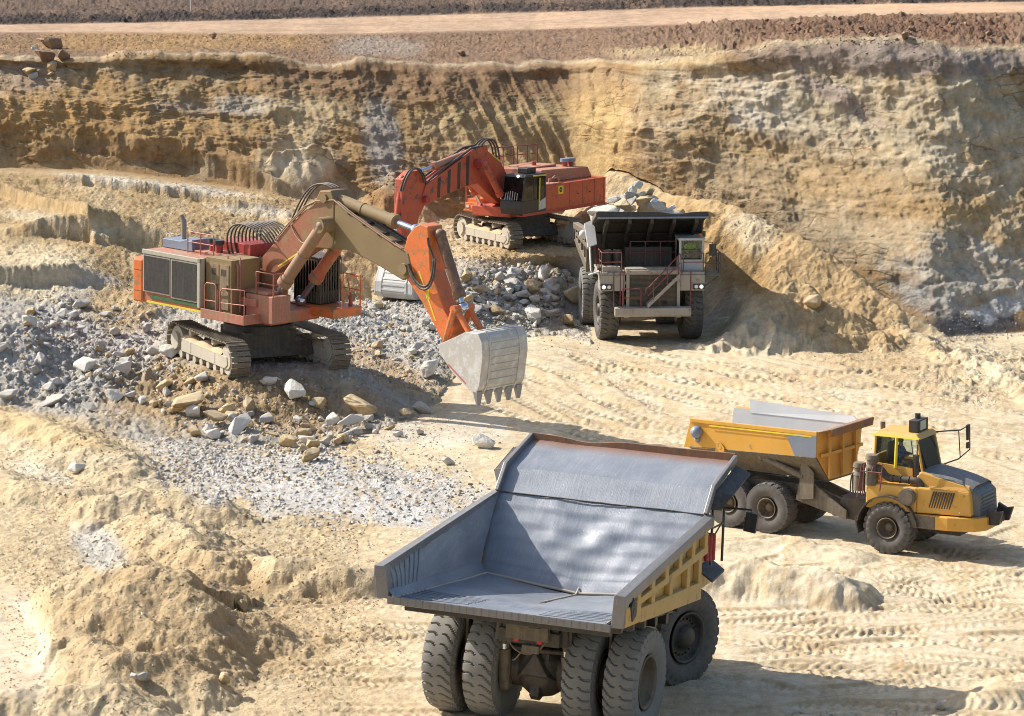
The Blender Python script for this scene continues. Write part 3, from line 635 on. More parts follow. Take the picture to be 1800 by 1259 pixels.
def soil_mat(name, bscale, bstr, bdist, strata=False):
    m, nt, bs = new_mat(name)
    at = nd(nt, 'ShaderNodeAttribute', attribute_name='soil')
    tc = nd(nt, 'ShaderNodeTexCoord').outputs['Object']
    n1 = noise(nt, tc, bscale, 8, 0.68); n2 = noise(nt, tc, bscale * 5, 5, 0.7)
    vo = nd(nt, 'ShaderNodeTexVoronoi'); vo.inputs['Scale'].default_value = bscale * 2.4; nt.links.new(tc, vo.inputs['Vector'])
    c = mix(nt, 1.0, at.outputs['Color'], ramp(nt, n1, .3, .72, (.72, .69, .64, 1), (1.16, 1.15, 1.13, 1)), 'MULTIPLY')
    c = mix(nt, 1.0, c, ramp(nt, n2, .3, .7, (.86, .85, .83, 1), (1.1, 1.1, 1.1, 1)), 'MULTIPLY')
    nt.links.new(c, bs.inputs['Base Color']); bs.inputs['Roughness'].default_value = 0.95; bs.inputs['Specular IOR Level'].default_value = 0.15
    h = math_(nt, 'ADD', n1, math_(nt, 'MULTIPLY', n2, .5)); h = math_(nt, 'ADD', h, math_(nt, 'MULTIPLY', noise(nt, tc, bscale * 12, 3, .7), .28)); h = math_(nt, 'ADD', h, math_(nt, 'MULTIPLY', vo.outputs['Distance'], .35))
    v2 = nd(nt, 'ShaderNodeTexVoronoi'); v2.inputs['Scale'].default_value = bscale * 4.2; nt.links.new(tc, v2.inputs['Vector'])
    h = math_(nt, 'SUBTRACT', h, math_(nt, 'MULTIPLY', v2.outputs['Distance'], math_(nt, 'MULTIPLY', ramp(nt, n1, .45, .65), .55)))
    if strata:
        mp = nd(nt, 'ShaderNodeMapping'); mp.inputs['Scale'].default_value = (.5, .5, 1.7); nt.links.new(tc, mp.inputs[0])
        h = math_(nt, 'ADD', h, math_(nt, 'MULTIPLY', noise(nt, mp.outputs[0], 1.3, 9, .72), .8))
    if strata:
        mp = nd(nt, 'ShaderNodeMapping'); mp.inputs['Scale'].default_value = (.5, .5, 1.15); nt.links.new(tc, mp.inputs[0])
        wv = nd(nt, 'ShaderNodeMix', data_type='VECTOR'); wv.inputs[0].default_value = .30; nn = nd(nt, 'ShaderNodeTexNoise'); nn.inputs['Scale'].default_value = 1.1; nn.inputs['Detail'].default_value = 6; nt.links.new(mp.outputs[0], nn.inputs['Vector'])
        ad = nd(nt, 'ShaderNodeVectorMath', operation='MULTIPLY_ADD'); nt.links.new(nn.outputs['Color'], ad.inputs[0]); ad.inputs[1].default_value = (1.1, 1.1, 1.1); nt.links.new(mp.outputs[0], ad.inputs[2])
        ve = nd(nt, 'ShaderNodeTexVoronoi', feature='DISTANCE_TO_EDGE'); ve.inputs['Scale'].default_value = 1.0; nt.links.new(ad.outputs[0], ve.inputs['Vector'])
        crk = ramp(nt, ve.outputs['Distance'], .0, .05); msk = ramp(nt, noise(nt, tc, .35, 4), .48, .62)
        k = mix(nt, msk, (1, 1, 1), crk)
        cc = mix(nt, 1.0, c, mix(nt, k, (.55, .50, .45), (1, 1, 1)), 'MULTIPLY'); nt.links.new(cc, bs.inputs['Base Color'])
        h = math_(nt, 'ADD', h, math_(nt, 'MULTIPLY', k, .5))
    b = nd(nt, 'ShaderNodeBump'); b.inputs['Distance'].default_value = bdist
    nt.links.new(math_(nt, 'MULTIPLY', at.outputs['Alpha'], bstr), b.inputs['Strength'])
    nt.links.new(h, b.inputs['Height']); nt.links.new(b.outputs[0], bs.inputs['Normal'])
    return m
M['soil'] = soil_mat('dry sandy soil', 2.2, .8, .12)
M['wallsoil'] = soil_mat('layered pit wall', 1.3, .75, .32, True)
M['topsoil'] = soil_mat('crumbly topsoil', 1.6, .9, .3)
M['roadsoil'] = soil_mat('packed road dirt', 1.5, .3, .06)
def sheet(name, r0, r1, mat):
    n = r1 - r0 + 1
    co = np.stack([GX[r0:r1 + 1], GY[r0:r1 + 1], GZ[r0:r1 + 1]], -1).reshape(-1, 3).astype(np.float32)
    me = bpy.data.meshes.new(name)
    idx = np.arange(n * NC).reshape(n, NC)
    f = np.stack([idx[:-1, :-1], idx[:-1, 1:], idx[1:, 1:], idx[1:, :-1]], -1).reshape(-1)
    nf = len(f) // 4
    me.vertices.add(len(co)); me.vertices.foreach_set('co', co.ravel())
    me.loops.add(nf * 4); me.loops.foreach_set('vertex_index', f.astype(np.int32))
    me.polygons.add(nf); me.polygons.foreach_set('loop_start', (np.arange(nf) * 4).astype(np.int32))
    me.polygons.foreach_set('use_smooth', np.ones(nf, bool))
    a = me.attributes.new('soil', 'FLOAT_COLOR', 'POINT')
    c4 = np.ones((n * NC, 4), np.float32); c4[:, :3] = TINT[r0:r1 + 1].reshape(-1, 3); c4[:, 3] = np.clip(.24 + rough[r0:r1 + 1].ravel() * 8, 0, 1); a.data.foreach_set('color', c4.ravel())
    me.update(); me.validate(); me.materials.append(mat)
    o = bpy.data.objects.new(name, me); COL.objects.link(o); o['kind'] = 'structure'
    return o
CUT = np.cumsum([0] + NR)
sheet('ground', 0, CUT[7], M['soil'])
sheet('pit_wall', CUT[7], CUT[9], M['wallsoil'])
sheet('plateau', CUT[9], CUT[10], M['topsoil'])
sheet('road', CUT[10], CUT[11], M['roadsoil'])
sheet('embankment', CUT[11], NRW - 1, M['topsoil'])
PX1, PY1, W1 = proj(GX, GY, GZ)
def ground_at(px, py):                                     # nearest visible ground to a place in the photograph
    e = (PX1 - px) ** 2 + (PY1 - py) ** 2
    c = np.argpartition(e.ravel(), 12)[:12]; i = c[np.argmin(W1.ravel()[c])]
    return Vector((GX.ravel()[i], GY.ravel()[i], GZ.ravel()[i])), float(W1.ravel()[i])
def height(x, y):
    e = (GX - x) ** 2 + (GY - y) ** 2; return float(GZ.ravel()[np.argmin(e)])
# ------------------------------------------------------------------ shared machine parts
def tyre_mesh(name, R, W, rim_r, nlug, depth, style, nseg=8, wear=0.0):
    """a tyre turned about its own y axis, tread blocks raised out of the carcass"""
    hw = W / 2
    side = [(rim_r, .62), (rim_r + .03 * R, .70), (rim_r + .25 * (R - rim_r), .93), (rim_r + .5 * (R - rim_r), 1.0), (rim_r + .72 * (R - rim_r), .985), (R - .12 * R, .95)]
    tr = np.linspace(-.93, .93, 19)
    prof = [(r, -y * hw, 0) for r, y in side] + [(R - .05 * R * abs(t) ** 3, t * hw, 1) for t in tr] + [(r, y * hw, 0) for r, y in side[::-1]]
    n = nlug * nseg; m = len(prof); vs = []; fs = []
    for i in range(n):
        a = i / n
        for r, y, tread in prof:
            t = y / hw
            if tread or abs(r - (R - .12 * R)) < 1e-6:
                half = .5 if t > 0 else 0
                if style == 'haul':
                    at_ = abs(t); ph = (a * nlug + half + .75 * t + .16 * sin(5.5 * at_ - .6)) % 1
                    g = ph < .10 + .13 * at_ and at_ > .17
                elif style == 'chevron':
                    ph = (a * nlug + half - .95 * abs(t)) % 1
                    g = ph < .42 and abs(t) > .08
                else:
                    ph = (a * nlug + half + .25 * abs(t)) % 1
                    g = ph < .22 and abs(t) > .3
                dd = depth if tread else depth * .9
                if g: r -= dd * (1 - wear)
            vs.append((r * cos(2 * pi * a), y, r * sin(2 * pi * a)))
    for i in range(n):
        for k in range(m - 1):
            fs.append((i * m + k, i * m + k + 1, ((i + 1) % n) * m + k + 1, ((i + 1) % n) * m + k))
    me = bpy.data.meshes.new(name); me.from_pydata(vs, [], fs)
    sm = np.ones(len(fs), bool).reshape(n, m - 1); sm[:, 5:-5] = False
    me.polygons.foreach_set('use_smooth', sm.ravel()); me.update(); return me
def rim_mb(r, hw, dish, hub_r, hub_out, nb=16):
    """rim seen from +y: outer flange, dish floor at depth, hub; dish on both sides is closed by the floor"""
    mb = MB()
    mb.lathe([(r * 1.04, hw), (r * 1.06, hw + .03), (r * .97, hw + .035), (r * .90, hw - .04), (r * .86, hw - dish), (hub_r * 1.25, hw - dish - .02), (hub_r, hw - dish + .05), (hub_r * .92, hw - dish + hub_out), (hub_r * .5, hw - dish + hub_out + .04), (.001, hw - dish + hub_out + .04)], 36)
    for i in range(nb):
        t = 2 * pi * i / nb; rr = (r * .86 + hub_r * 1.25) / 2
        mb.cyl((rr * cos(t), hw - dish - .03, rr * sin(t)), (rr * cos(t), hw - dish + .05, rr * sin(t)), .03 * r / .7, n=6)
    mb.lathe([(r * 1.04, -hw * .7), (.001, -hw * .7)], 24)
    return mb
def wheel(parent, tyre_me, tmat, rim_me, loc, rz=0.0, flip=False):
    w = holder('wheel', parent, loc, rz + (0 if flip else pi))
    t = bpy.data.objects.new('tyre', tyre_me); COL.objects.link(t); t.parent = w; t.rotation_euler[1] = random.uniform(0, 6)
    r = bpy.data.objects.new('rim', rim_me); COL.objects.link(r); r.parent = w
    return w
def rail(mb, pts, r=.028, h=None, mid=True, posts=None):
    """a handrail on the given foot points: top bar, knee bar and posts"""
    up = Vector((0, 0, h)); P = [Vector(p) for p in pts]
    mb.tube([(p + up)[:] for p in P], r)
    if mid: mb.tube([(p + up * .52)[:] for p in P], r * .85)
    for a, b in zip(P[:-1], P[1:]):
        n = max(1, int((b - a).length / .75))
        for i in range(n): mb.tube([(a + (b - a) * i / n)[:], (a + (b - a) * i / n + up)[:]], r)
    mb.tube([P[-1][:], (P[-1] + up)[:]], r)
    return mb
def person(label, loc, rz, shirt, helmet=False, parent=None):
    """a seated driver, hands on the wheel; origin at the seat"""
    bones = [((0, 0, .02), .15, None), ((0, 0, .28), .15, 0), ((.01, 0, .46), .16, 1), ((.02, 0, .58), .065, 2), ((.04, 0, .68), .095, 3), ((.035, 0, .79), .09, 4),
             ((.0, .19, .50), .075, 2), ((.10, .26, .28), .052, 6), ((.36, .20, .30), .04, 7), ((.43, .18, .32), .042, 8),
             ((.0, -.19, .50), .075, 2), ((.10, -.26, .28), .052, 10), ((.36, -.20, .30), .04, 11), ((.43, -.18, .32), .042, 12),
             ((.05, .10, .03), .10, 0), ((.44, .13, .06), .078, 14), ((.50, .13, -.34), .05, 15), ((.60, .13, -.38), .045, 16),
             ((.05, -.10, .03), .10, 0), ((.44, -.13, .06), .078, 18), ((.50, -.13, -.34), .05, 19), ((.60, -.13, -.38), .045, 20)]
    me = bpy.data.meshes.new('person')
    me.from_pydata([b[0] for b in bones], [(i, b[2]) for i, b in enumerate(bones) if b[2] is not None], [])
    o = bpy.data.objects.new('person', me); COL.objects.link(o)
    sk = o.modifiers.new('skin', 'SKIN')
    for i, b in enumerate(bones): me.skin_vertices[0].data[i].radius = (b[1], b[1] * (.8 if i in (0, 1, 2) else 1))
    me.skin_vertices[0].data[0].use_root = True
    o.modifiers.new('sub', 'SUBSURF').levels = 1; o.modifiers['sub'].render_levels = 1
    me.materials.append(M['skin'])
    o['label'] = label; o['category'] = 'person'
    o.location = loc; o.rotation_euler = (0, 0, rz)
    c = MB()
    c.lathe([(.10, .60), (.17, .54), (.235, .47), (.20, .28), (.185, .05), (.20, -.02)], 16, Matrix.Rotation(radians(90), 4, 'X'))
    for v in range(len(c.v)):
        x, y, z = c.v[v]; c.v[v] = (x * .82, y, z)
    for s in (1, -1):
        c.cyl((0, .19 * s, .51), (.10, .26 * s, .29), .085, .068); c.cyl((.10, .262 * s, .29), (.27, .225 * s, .30), .068, .055)
    c.build('shirt', shirt, o)
    h = MB()
    if helmet: h.lathe([(.001, .93), (.07, .92), (.115, .86), (.125, .79), (.16, .785)], 16, Matrix.Translation((.04, 0, 0)) @ Matrix.Rotation(radians(90), 4, 'X')); h.build('helmet', M['hat'], o)
    else: h.lathe([(.001, .90), (.07, .89), (.108, .84), (.115, .78), (.10, .74)], 14, Matrix.Translation((.015, 0, 0)) @ Matrix.Rotation(radians(90), 4, 'X')); h.build('hair', M['seat'], o)
    return o

# ------------------------------------------------------------------ rigid haul trucks (x forward from the rear axle, y left, z up)
TY_H = tyre_mesh('haul_tyre', 1.53, .92, .74, 32, .07, 'haul', 16)
TY_H.materials.append(M['rubber_pale'])
TY_HF = tyre_mesh('haul_tyre_front', 1.53, .98, .74, 30, .06, 'haul', 12); TY_HF.materials.append(M['rubber'])
RIM_R = rim_mb(.74, .36, .42, .30, .10).mesh('rim'); RIM_R.materials.append(M['rim'])
RIM_F = rim_mb(.74, .40, .16, .34, .20, 20).mesh('rim'); RIM_F.materials.append(M['rim_black'])
def ndent(x, y, s=0):
    return float(fbm(np.array([x]), np.array([y]), 3, s)[0])
def haul_truck(label, loc, rot, steer, p):
    t = thing('haul_truck', label, 'haul truck', loc, rot, None)
    ys = p['ys']; C1, C2, LN = p['body'], p['front'], p['liner']
    def Y(v): return v * ys
    # wheels: four on the rear axle, two steered in front
    for y, fl in ((2.68, 1), (1.46, 1), (-1.46, 0), (-2.68, 0)):
        wheel(t, TY_H, None, RIM_R, (0, y * p['tr'], 1.53), random.uniform(-.01, .01), bool(fl))
    for s in (1, -1):
        wheel(t, TY_HF, None, RIM_F, (5.18, 2.22 * s * p['tr'], 1.53), steer, s > 0)
    # chassis
    c = MB()
    for s in (1, -1):
        c.prism([(-.9, 2.5), (1.5, 2.45), (2.6, 1.9), (7.2, 1.75), (7.2, 2.3), (3.0, 2.6), (1.8, 3.0), (-1.3, 3.1)], .62 * s - .16, .62 * s + .16)
        c.prism([(-1.3, 2.55), (-.7, 2.55), (-.5, 3.35), (-1.2, 3.4)], .72 * s - .1, .72 * s + .1)
    c.bx(-1.35, -1.05, -.9, .9, 2.55, 2.95); c.bx(1.7, 2.0, -.6, .6, 1.9, 2.5); c.bx(4.6, 5.6, -.7, .7, 1.2, 1.7)
    c.build('chassis', M['dark'], t, .03)
    a = MB()
    a.cyl((0, -2.3, 1.53), (0, 2.3, 1.53), .56, n=20); a.sphere((0, 0, 1.53), .80, 16); a.cyl((0, 0, 1.53), (-.62, 0, 1.5), .66, .42, n=18)
    a.prism([(-.55, 1.2), (-.72, 1.45), (-.55, 2.15), (.4, 2.2), (.5, 1.2)], -.35, .35); fa = MB(); fa.cyl((5.18, -1.7, 1.53), (5.18, 1.7, 1.53), .30); fa.build('front_axle', M['dark'], t)
    a.hexa([(-.86, -.40, 1.55), (-.86, .40, 1.55), (-.60, .62, 1.35), (-.60, -.62, 1.35)], [(-.80, -.03, 2.15), (-.80, .03, 2.15), (-.5, .05, 2.2), (-.5, -.05, 2.2)]); a.tube([(-.45, -1.0, 2.2), (-.75, -.3, 2.25), (-.75, .3, 2.25), (-.45, 1.0, 2.2)], .08)
    a.prism([(-.62, .78), (-.80, .95), (-.66, 1.3), (-.3, 1.2), (-.3, .85)], -.14, .14)
    a.build('axle_housing', M['dark'], t, .03)
    for s in (1, -1):
        su = MB(); su.cyl((-.55, .98 * s, 1.25), (-.72, .94 * s, 2.2), .19, n=16); su.cyl((-.72, .94 * s, 2.2), (-.86, .90 * s, 2.95), .13, n=14); su.sphere((-.52, .98 * s, 1.12), .22)
        sus = su.build('suspension_strut', M['grime'], t); su = MB(); su.cyl((-.715, .94 * s, 2.17), (-.735, .935 * s, 2.36), .15, n=16); su.build('bright_collar', M['chrome'], sus); su = MB(); su.cyl((-1.0, .92 * s, 2.55), (-1.0, .92 * s, 3.1), .2, .14); su.prism([(-1.05, 2.3), (-.7, 2.3), (-.6, 3.2), (-1.1, 3.2)], .92 * s - .24, .92 * s - .16); su.build('strut_mount', M['dark'], t, .02)
        ho = MB(); ho.cyl((1.2, 1.05 * s, 1.7), (2.1, 1.0 * s, 3.0), .17); ho.build('hoist_cylinder', M['grime'], t)
        tl = MB(); tl.bx(-1.42, -1.352, .34 * s - .07, .34 * s + .07, 2.62, 2.78); tl.build('tail_light', M['lamp_red'], t)
        fl = MB(); fl.tube([(-.5, 2.12 * s, 3.6), (-.6, 2.12 * s, 2.0), (-.2, 2.12 * s, 1.2)], .045); fl.build('rock_ejector', M['grime'], t)
    hb = MB(); hb.bx(-1.52, -1.36, -.62, .62, 2.72, 3.12); hb.box((-1.40, -.1, 2.45), (.14, .5, .22)); hb.tube(bez((-1.3, -.5, 2.7), (-1.5, -.3, 2.2), (-1.5, .3, 2.2), (-1.3, .6, 2.6)), .03); hb.tube(bez((-1.3, .1, 2.6), (-1.6, .2, 2.1), (-1.4, .5, 2.0), (-.9, .6, 2.0)), .025)
    hb.build('tail_bracket', M['grime'], t, .02)
    # dump body: worn steel liner (inside), painted ribbed shell (outside), canopy over the deck
    body = holder('dump_body', t)
    F0x, seam, b2, tip = 2.45, (4.42, 5.40), (5.04, 6.02), (7.05, 6.52)
    ln = MB(); dn = p['dent']
    def fl_pt(u, v, hwf=2.75, hwr=3.02):                  # floor: u across (-1..1), v front to rear
        x = F0x + v * (-3.72 - F0x); hw = hwf + (hwr - hwf) * v
        z = (3.07 + .34 * abs(u)) * (1 - v) + 4.06 * v + dn * .5 * ndent(x * .9, u * 3, 31)
        return (x, Y(u * hw), z)
    ln.grid(lambda i, j: fl_pt(i * 2 - 1, j), 24, 16)
    for s in (1, -1):
        def ch(i, j, s=s):                                # chamfer between floor and side
            x, y, z = fl_pt(s, j); return (x, y + s * .22 * ys * i, z + .34 * i * (1 - .4 * j))
        def sd(i, j, s=s):                                # side wall, up to the sloping rail
            x, y, z = ch(1, j); xt = seam[0] + j * (-3.82 - seam[0]); yt = s * ys * (3.22 + .16 * j); zt = seam[1] + j * (4.90 - seam[1])
            return (x + (xt - x) * i, y + (yt - y) * i + dn * .6 * ndent(x * 1.1 + xt * .3, i * 3, 33 + s), z + (zt - z) * i)
        ln.grid(ch, 3, 16); ln.grid(sd, 8, 20)
        for k in range(7):                                # wear strips near the tail on side and floor
            j = .70 + .04 * k; q = [Vector(sd(i / 6, j)) for i in range(7)]
            ln.tube([(v_ - Vector((0, s * .012, 0)))[:] for v_ in q], .03, 4); q = [Vector(fl_pt(s * (1 - .22 * i), j)) for i in range(4)]
            ln.tube([(v_ + Vector((0, 0, .012)))[:] for v_ in q], .03, 4)
    def hd(i, j):                                         # headboard: a V at the foot fading upward, dented plate
        u = i * 2 - 1; zb = 3.07 + .34 * abs(u); f = j
        x = F0x + .03 + (seam[0] - F0x) * f + .10 * (1 - f) * (1 - abs(u)); z = zb + (seam[1] - zb) * f
        hw = 3.03 + (3.29 - 3.03) * f
        d = dn * (1.1 * ndent(u * 2.2, f * 2.4, 35) + .5 * ndent(u * 6, f * 5, 36)) + .012 * dn / .05 * sin(f * 34) * (1 if .15 < f < .9 else 0)
        d += dn * 1.3 * math.exp(-((u + .05) / .18) ** 2 - ((f - .62) / .22) ** 2) * sin(9 * (f + u))
        if .13 < f < .165: d += .02
        return (x + d, Y(u * hw), z - d * .5)
    ln.grid(hd, 48, 44)
    ln.grid(lambda i, j: (seam[0] + .02 + (b2[0] - seam[0]) * j + dn * .4 * ndent(i * 5, j * 2, 37), Y((i * 2 - 1) * 3.2), seam[1] + .015 + (b2[1] - seam[1]) * j), 24, 8)
    ln.grid(lambda i, j: (b2[0] + (tip[0] - b2[0]) * j, Y((i * 2 - 1) * 3.18), b2[1] + (tip[1] - b2[1]) * j + dn * .6 * ndent(i * 4, j * 2, 38)), 30, 14)
    ln.build('liner', LN, body)
    sm_ = MB(); sm_.tube([(seam[0] - .01, Y(-3.2 + 6.4 * i / 20), seam[1] + .012 + .02 * ndent(i * .6, 2, 39)) for i in range(21)], .022, 5); sm_.build('plate_joint', M['dark'], body); sm_ = MB()
    sm_.tube([hd(i / 24, .0)[:2] + (hd(i / 24, .0)[2] + .03,) for i in range(25)], .05, 5)
    for s in (1, -1): sm_.tube([fl_pt(s, k / 10)[:2] + (fl_pt(s, k / 10)[2] + .01,) for k in range(11)], .03, 5)
    sm_.tube([(seam[0] - .05 - (seam[0] - F0x) * .85, 0, 3.45 - .2), (F0x, 0, 3.1), (-.2, 0, 3.50)], .025, 5)
    sm_.build('weld_seam', M['sand_seam'], body)
    sh = MB()
    sh.hexa([(F0x + .12, Y(-2.9), 2.90), (F0x + .12, Y(2.9), 2.90), (F0x + .12, Y(2.9), 3.05), (F0x + .12, Y(-2.9), 3.05)], [(-3.70, Y(-3.05), 3.88), (-3.70, Y(3.05), 3.88), (-3.70, Y(3.05), 4.03), (-3.70, Y(-3.05), 4.03)])
    for k in range(6):
        x = 1.9 - 1.0 * k; z = 2.9 + (3.95 - 2.9) * (F0x - x) / 6.2; sh.box((x, 0, z - .1), (.22, Y(5.9), .3))
    for y in (-.8, .8): sh.hexa([(2.3, y - .14, 2.6), (2.3, y + .14, 2.6), (2.3, y + .14, 3.0), (2.3, y - .14, 3.0)], [(-3.2, y - .14, 3.55), (-3.2, y + .14, 3.55), (-3.2, y + .14, 3.9), (-3.2, y - .14, 3.9)])
    sh.plate([(F0x + .16, Y(-3.0), 2.95), (seam[0] + .22, Y(-3.24), 5.36), (seam[0] + .22, Y(3.24), 5.36), (F0x + .16, Y(3.0), 2.95)], .04)
    sh.plate([(seam[0] + .1, Y(-3.22), 5.38), (b2[0] + .06, Y(-3.2), 6.0), (b2[0] + .06, Y(3.2), 6.0), (seam[0] + .1, Y(3.22), 5.38)], .04)
    sh.plate([(b2[0], Y(-3.2), 5.98), (tip[0], Y(-3.18), 6.44), (tip[0], Y(3.18), 6.44), (b2[0], Y(3.2), 5.98)], .05)
    for k in range(5): y = -2.6 + 1.3 * k; sh.prism([(3.3, 3.6), (4.9, 5.7), (6.9, 6.35), (6.9, 6.1), (5.1, 5.3), (3.6, 3.5)], Y(y) - .09, Y(y) + .09)
    sh.build('body_underside', M['black'] if p['dark_under'] else C1, body, .015)
    for s in (1, -1):
        w = MB(); yo = Y(3.33); A_ = lambda x, z, o: (x, s * (yo + o * 1.0 + .1 * (F0x - x) / 6.2 * ys), z)
        top = lambda x: 5.40 + (4.90 - 5.40) * (seam[0] - x) / 8.24
        bot = lambda x: 3.90 + (3.22 - 3.90) * (x + 2.4) / 5.7 if x > -2.4 else 3.90 + .12 * (-2.4 - x) / 1.3
        def band(x0, z0a, z0b, x1, z1a, z1b, o0, o1):
            a = [A_(x0, z0a, o0), A_(x1, z1a, o0), A_(x1, z1b, o0), A_(x0, z0b, o0)]; b = [A_(x0, z0a, o1), A_(x1, z1a, o1), A_(x1, z1b, o1), A_(x0, z0b, o1)]
            w.hexa(a, b) if s < 0 else w.hexa(b, a)
        band(-3.72, bot(-3.72), top(-3.72) - .05, -2.4, bot(-2.4), top(-2.4) - .05, -.06, -.02); band(-2.4, bot(-2.4), top(-2.4) - .05, 3.3, bot(3.3), top(3.3) - .05, -.06, -.02); band(3.3, bot(3.3), top(3.3) - .05, 4.4, 4.95, 5.33, -.06, -.02)
        band(-2.4, bot(-2.4) - .02, bot(-2.4) + .38, 3.3, bot(3.3) - .02, bot(3.3) + .50, -.02, .17)
        band(-3.7, bot(-3.7) + .02, bot(-3.7) + .55, -2.4, bot(-2.4), bot(-2.4) + .5, -.02, .16)
        band(-2.9, 4.38, 4.56, 3.9, 4.42, 4.66, -.02, .15)
        for k, x in enumerate((-2.6, -1.35, -.1, 1.15, 2.4, 3.65)):
            band(x - .13, max(4.5, 4.5), top(x) - .2, x + .16, 4.5, top(x) - .2, -.02, .16)
        for x in (-1.3, .35, 2.0, 3.15):
            band(x - .14, bot(x) + .3, 4.45, x + .16, bot(x) + .3, 4.45, -.02, .155)
        w.build('side_panel', C1, body, .02)
        e = MB()
        a = [(-3.86, s * Y(3.34), 4.66), (-3.86, s * Y(3.34) + s * .26, 4.62), (-3.86, s * Y(3.34) + s * .26, 4.92), (-3.86, s * Y(3.30), 4.95)]
        b = [(4.46, s * Y(3.2), 5.16), (4.46, s * Y(3.2) + s * .24, 5.10), (4.46, s * Y(3.2) + s * .24, 5.40), (4.46, s * Y(3.18), 5.45)]
        e.hexa(a, b) if s < 0 else e.hexa(b, a)
        e.hexa([(-3.80, s * Y(3.18), 4.02), (-3.80, s * Y(3.36) + s * .18, 4.02), (-3.86, s * Y(3.36) + s * .24, 4.93), (-3.86, s * Y(3.27), 4.93)], [(-3.52, s * Y(3.18), 4.0), (-3.52, s * Y(3.36) + s * .18, 4.0), (-3.50, s * Y(3.36) + s * .24, 4.93), (-3.50, s * Y(3.27), 4.93)])
        up = [(4.40, 5.38), (5.02, 6.0), (7.05, 6.50), (7.05, 6.70), (4.92, 6.20), (4.22, 5.50)]
        e.prism(up, min(s * Y(3.16), s * Y(3.16) + s * .12), max(s * Y(3.16), s * Y(3.16) + s * .12))
        e.build('side_rail', p['edge'], body, .02)
        hk = MB(); hk.prism([(-3.25, 4.1), (-2.95, 4.2), (-2.9, 4.55), (-3.2, 4.75), (-3.4, 4.5)], s * (Y(3.36) + .2) - .06, s * (Y(3.36) + .2) + .06); hk.cyl((-3.15, s * (Y(3.36) + .27), 4.35), (-3.15, s * (Y(3.36) + .1), 4.35), .11); hk.cyl((-3.12, s * (Y(3.36) + .27), 4.58), (-3.12, s * (Y(3.36) + .1), 4.58), .10)
        hk.build('lifting_eye', M['black'], body, .01)
        g = MB()
        g.plate([(5.05, s * Y(3.26), 6.0), (7.0, s * Y(3.26), 6.40), (6.9, s * (Y(3.2) + .55), 6.22), (5.3, s * (Y(3.2) + .50), 5.86)][::-1 if s < 0 else 1], .05)
        g.plate([(5.3, s * (Y(3.2) + .50), 5.86), (6.9, s * (Y(3.2) + .55), 6.22), (6.8, s * (Y(3.2) + .30), 5.95), (5.0, s * (Y(3.2) + .25), 5.45)][::-1 if s < 0 else 1], .04); g.plate([(5.05, s * Y(3.26), 6.0), (5.3, s * (Y(3.2) + .50), 5.86), (5.0, s * (Y(3.2) + .25), 5.45), (4.72, s * Y(3.2), 5.5)][::-1 if s > 0 else 1], .04)
        if p['guards']: g.build('spill_guard', M['black'] if p['guard'] is None else p['guard'], body, .01)
    lip = MB()
    lip.grid(lambda i, j: (tip[0] - .04 + .03 * j, Y((i * 2 - 1) * 3.2), tip[1] - .10 + .30 * j + (.03 * ndent(i * 3, 1, 41) - .13 * math.exp(-((i - .72) / .12) ** 2)) * j), 40, 2)
    lip.grid(lambda i, j: (tip[0] + .10 - .03 * j, Y((1 - i * 2) * 3.2), tip[1] - .10 + .30 * j + (.03 * ndent((1 - i) * 3, 1, 41) - .13 * math.exp(-((1 - i - .72) / .12) ** 2)) * j), 40, 2)
    lip.grid(lambda i, j: (tip[0] - .01 + .08 * j, Y((i * 2 - 1) * 3.2), tip[1] + .20 + .03 * ndent(i * 3, 1, 41) - .13 * math.exp(-((i - .72) / .12) ** 2)), 40, 1)
    lip.build('canopy_lip', p['lip'], body)
    le = MB(); le.tube([(tip[0] + .09, Y((i * 2 / 12 - 1) * 3.2), tip[1] - .10) for i in range(13)], .055, 6)
    if p['lit']: le.build('lip_highlight', M['bluegrey'], body)  # pale strip added along the canopy lip to stand for its highlight
    tl = MB(); tl.hexa([(-3.66, Y(-3.1), 3.84), (-3.66, Y(3.1), 3.84), (-3.66, Y(3.1), 4.05), (-3.66, Y(-3.1), 4.05)][::-1], [(-3.84, Y(-3.2), 3.90), (-3.84, Y(3.2), 3.90), (-3.84, Y(3.2), 4.11), (-3.84, Y(-3.2), 4.11)][::-1])
    for k in range(30):
        y = -3.1 + 6.2 * k / 29; tl.box((-3.845, Y(y), 4.0 + .012 * ndent(k * .9, 0, 42)), (.012, .16, .2))
    tl.build('tail_lip', p['edge'], body, .015)
    # front end: deck, cab, radiator, stairs, bumper
    dk = MB(); dk.bx(3.9, 7.25, -2.66, 2.62, 3.55, 3.68)
    for s in (1, -1):
        dk.bx(5.9, 7.3, s * 2.0 - .62, s * 2.0 + .62, 2.75, 3.55); dk.prism([(3.6, 3.3), (4.3, 3.56), (5.9, 3.56), (5.9, 3.38), (4.5, 3.4), (3.75, 3.15)], s * 2.1 - .55, s * 2.1 + .55)
    dk.bx(6.4, 7.2, -1.35, 1.4, 3.68, 3.86)
    dk.build('deck', C2, t, .03)
    rd = MB(); rd.bx(7.2, 7.36, -1.32, -1.16, 1.95, 3.6); rd.bx(7.2, 7.36, 1.22, 1.38, 1.95, 3.6); rd.bx(7.2, 7.38, -1.32, 1.38, 3.60, 3.80); rd.build('radiator_frame', C2, t, .02)
    gr = MB(); gr.bx(6.6, 7.20, -1.2, 1.3, 1.9, 3.6)
    for k in range(26): gr.box((7.225, .03, 2.0 + k * .062), (.05, 2.34, .018))
    gr.build('radiator_grille', M['grime'], t)
    bp = MB(); bp.prism([(7.3, 1.55), (7.75, 1.5), (7.82, 1.6), (7.82, 1.95), (7.3, 1.98)], -1.92, 1.9)
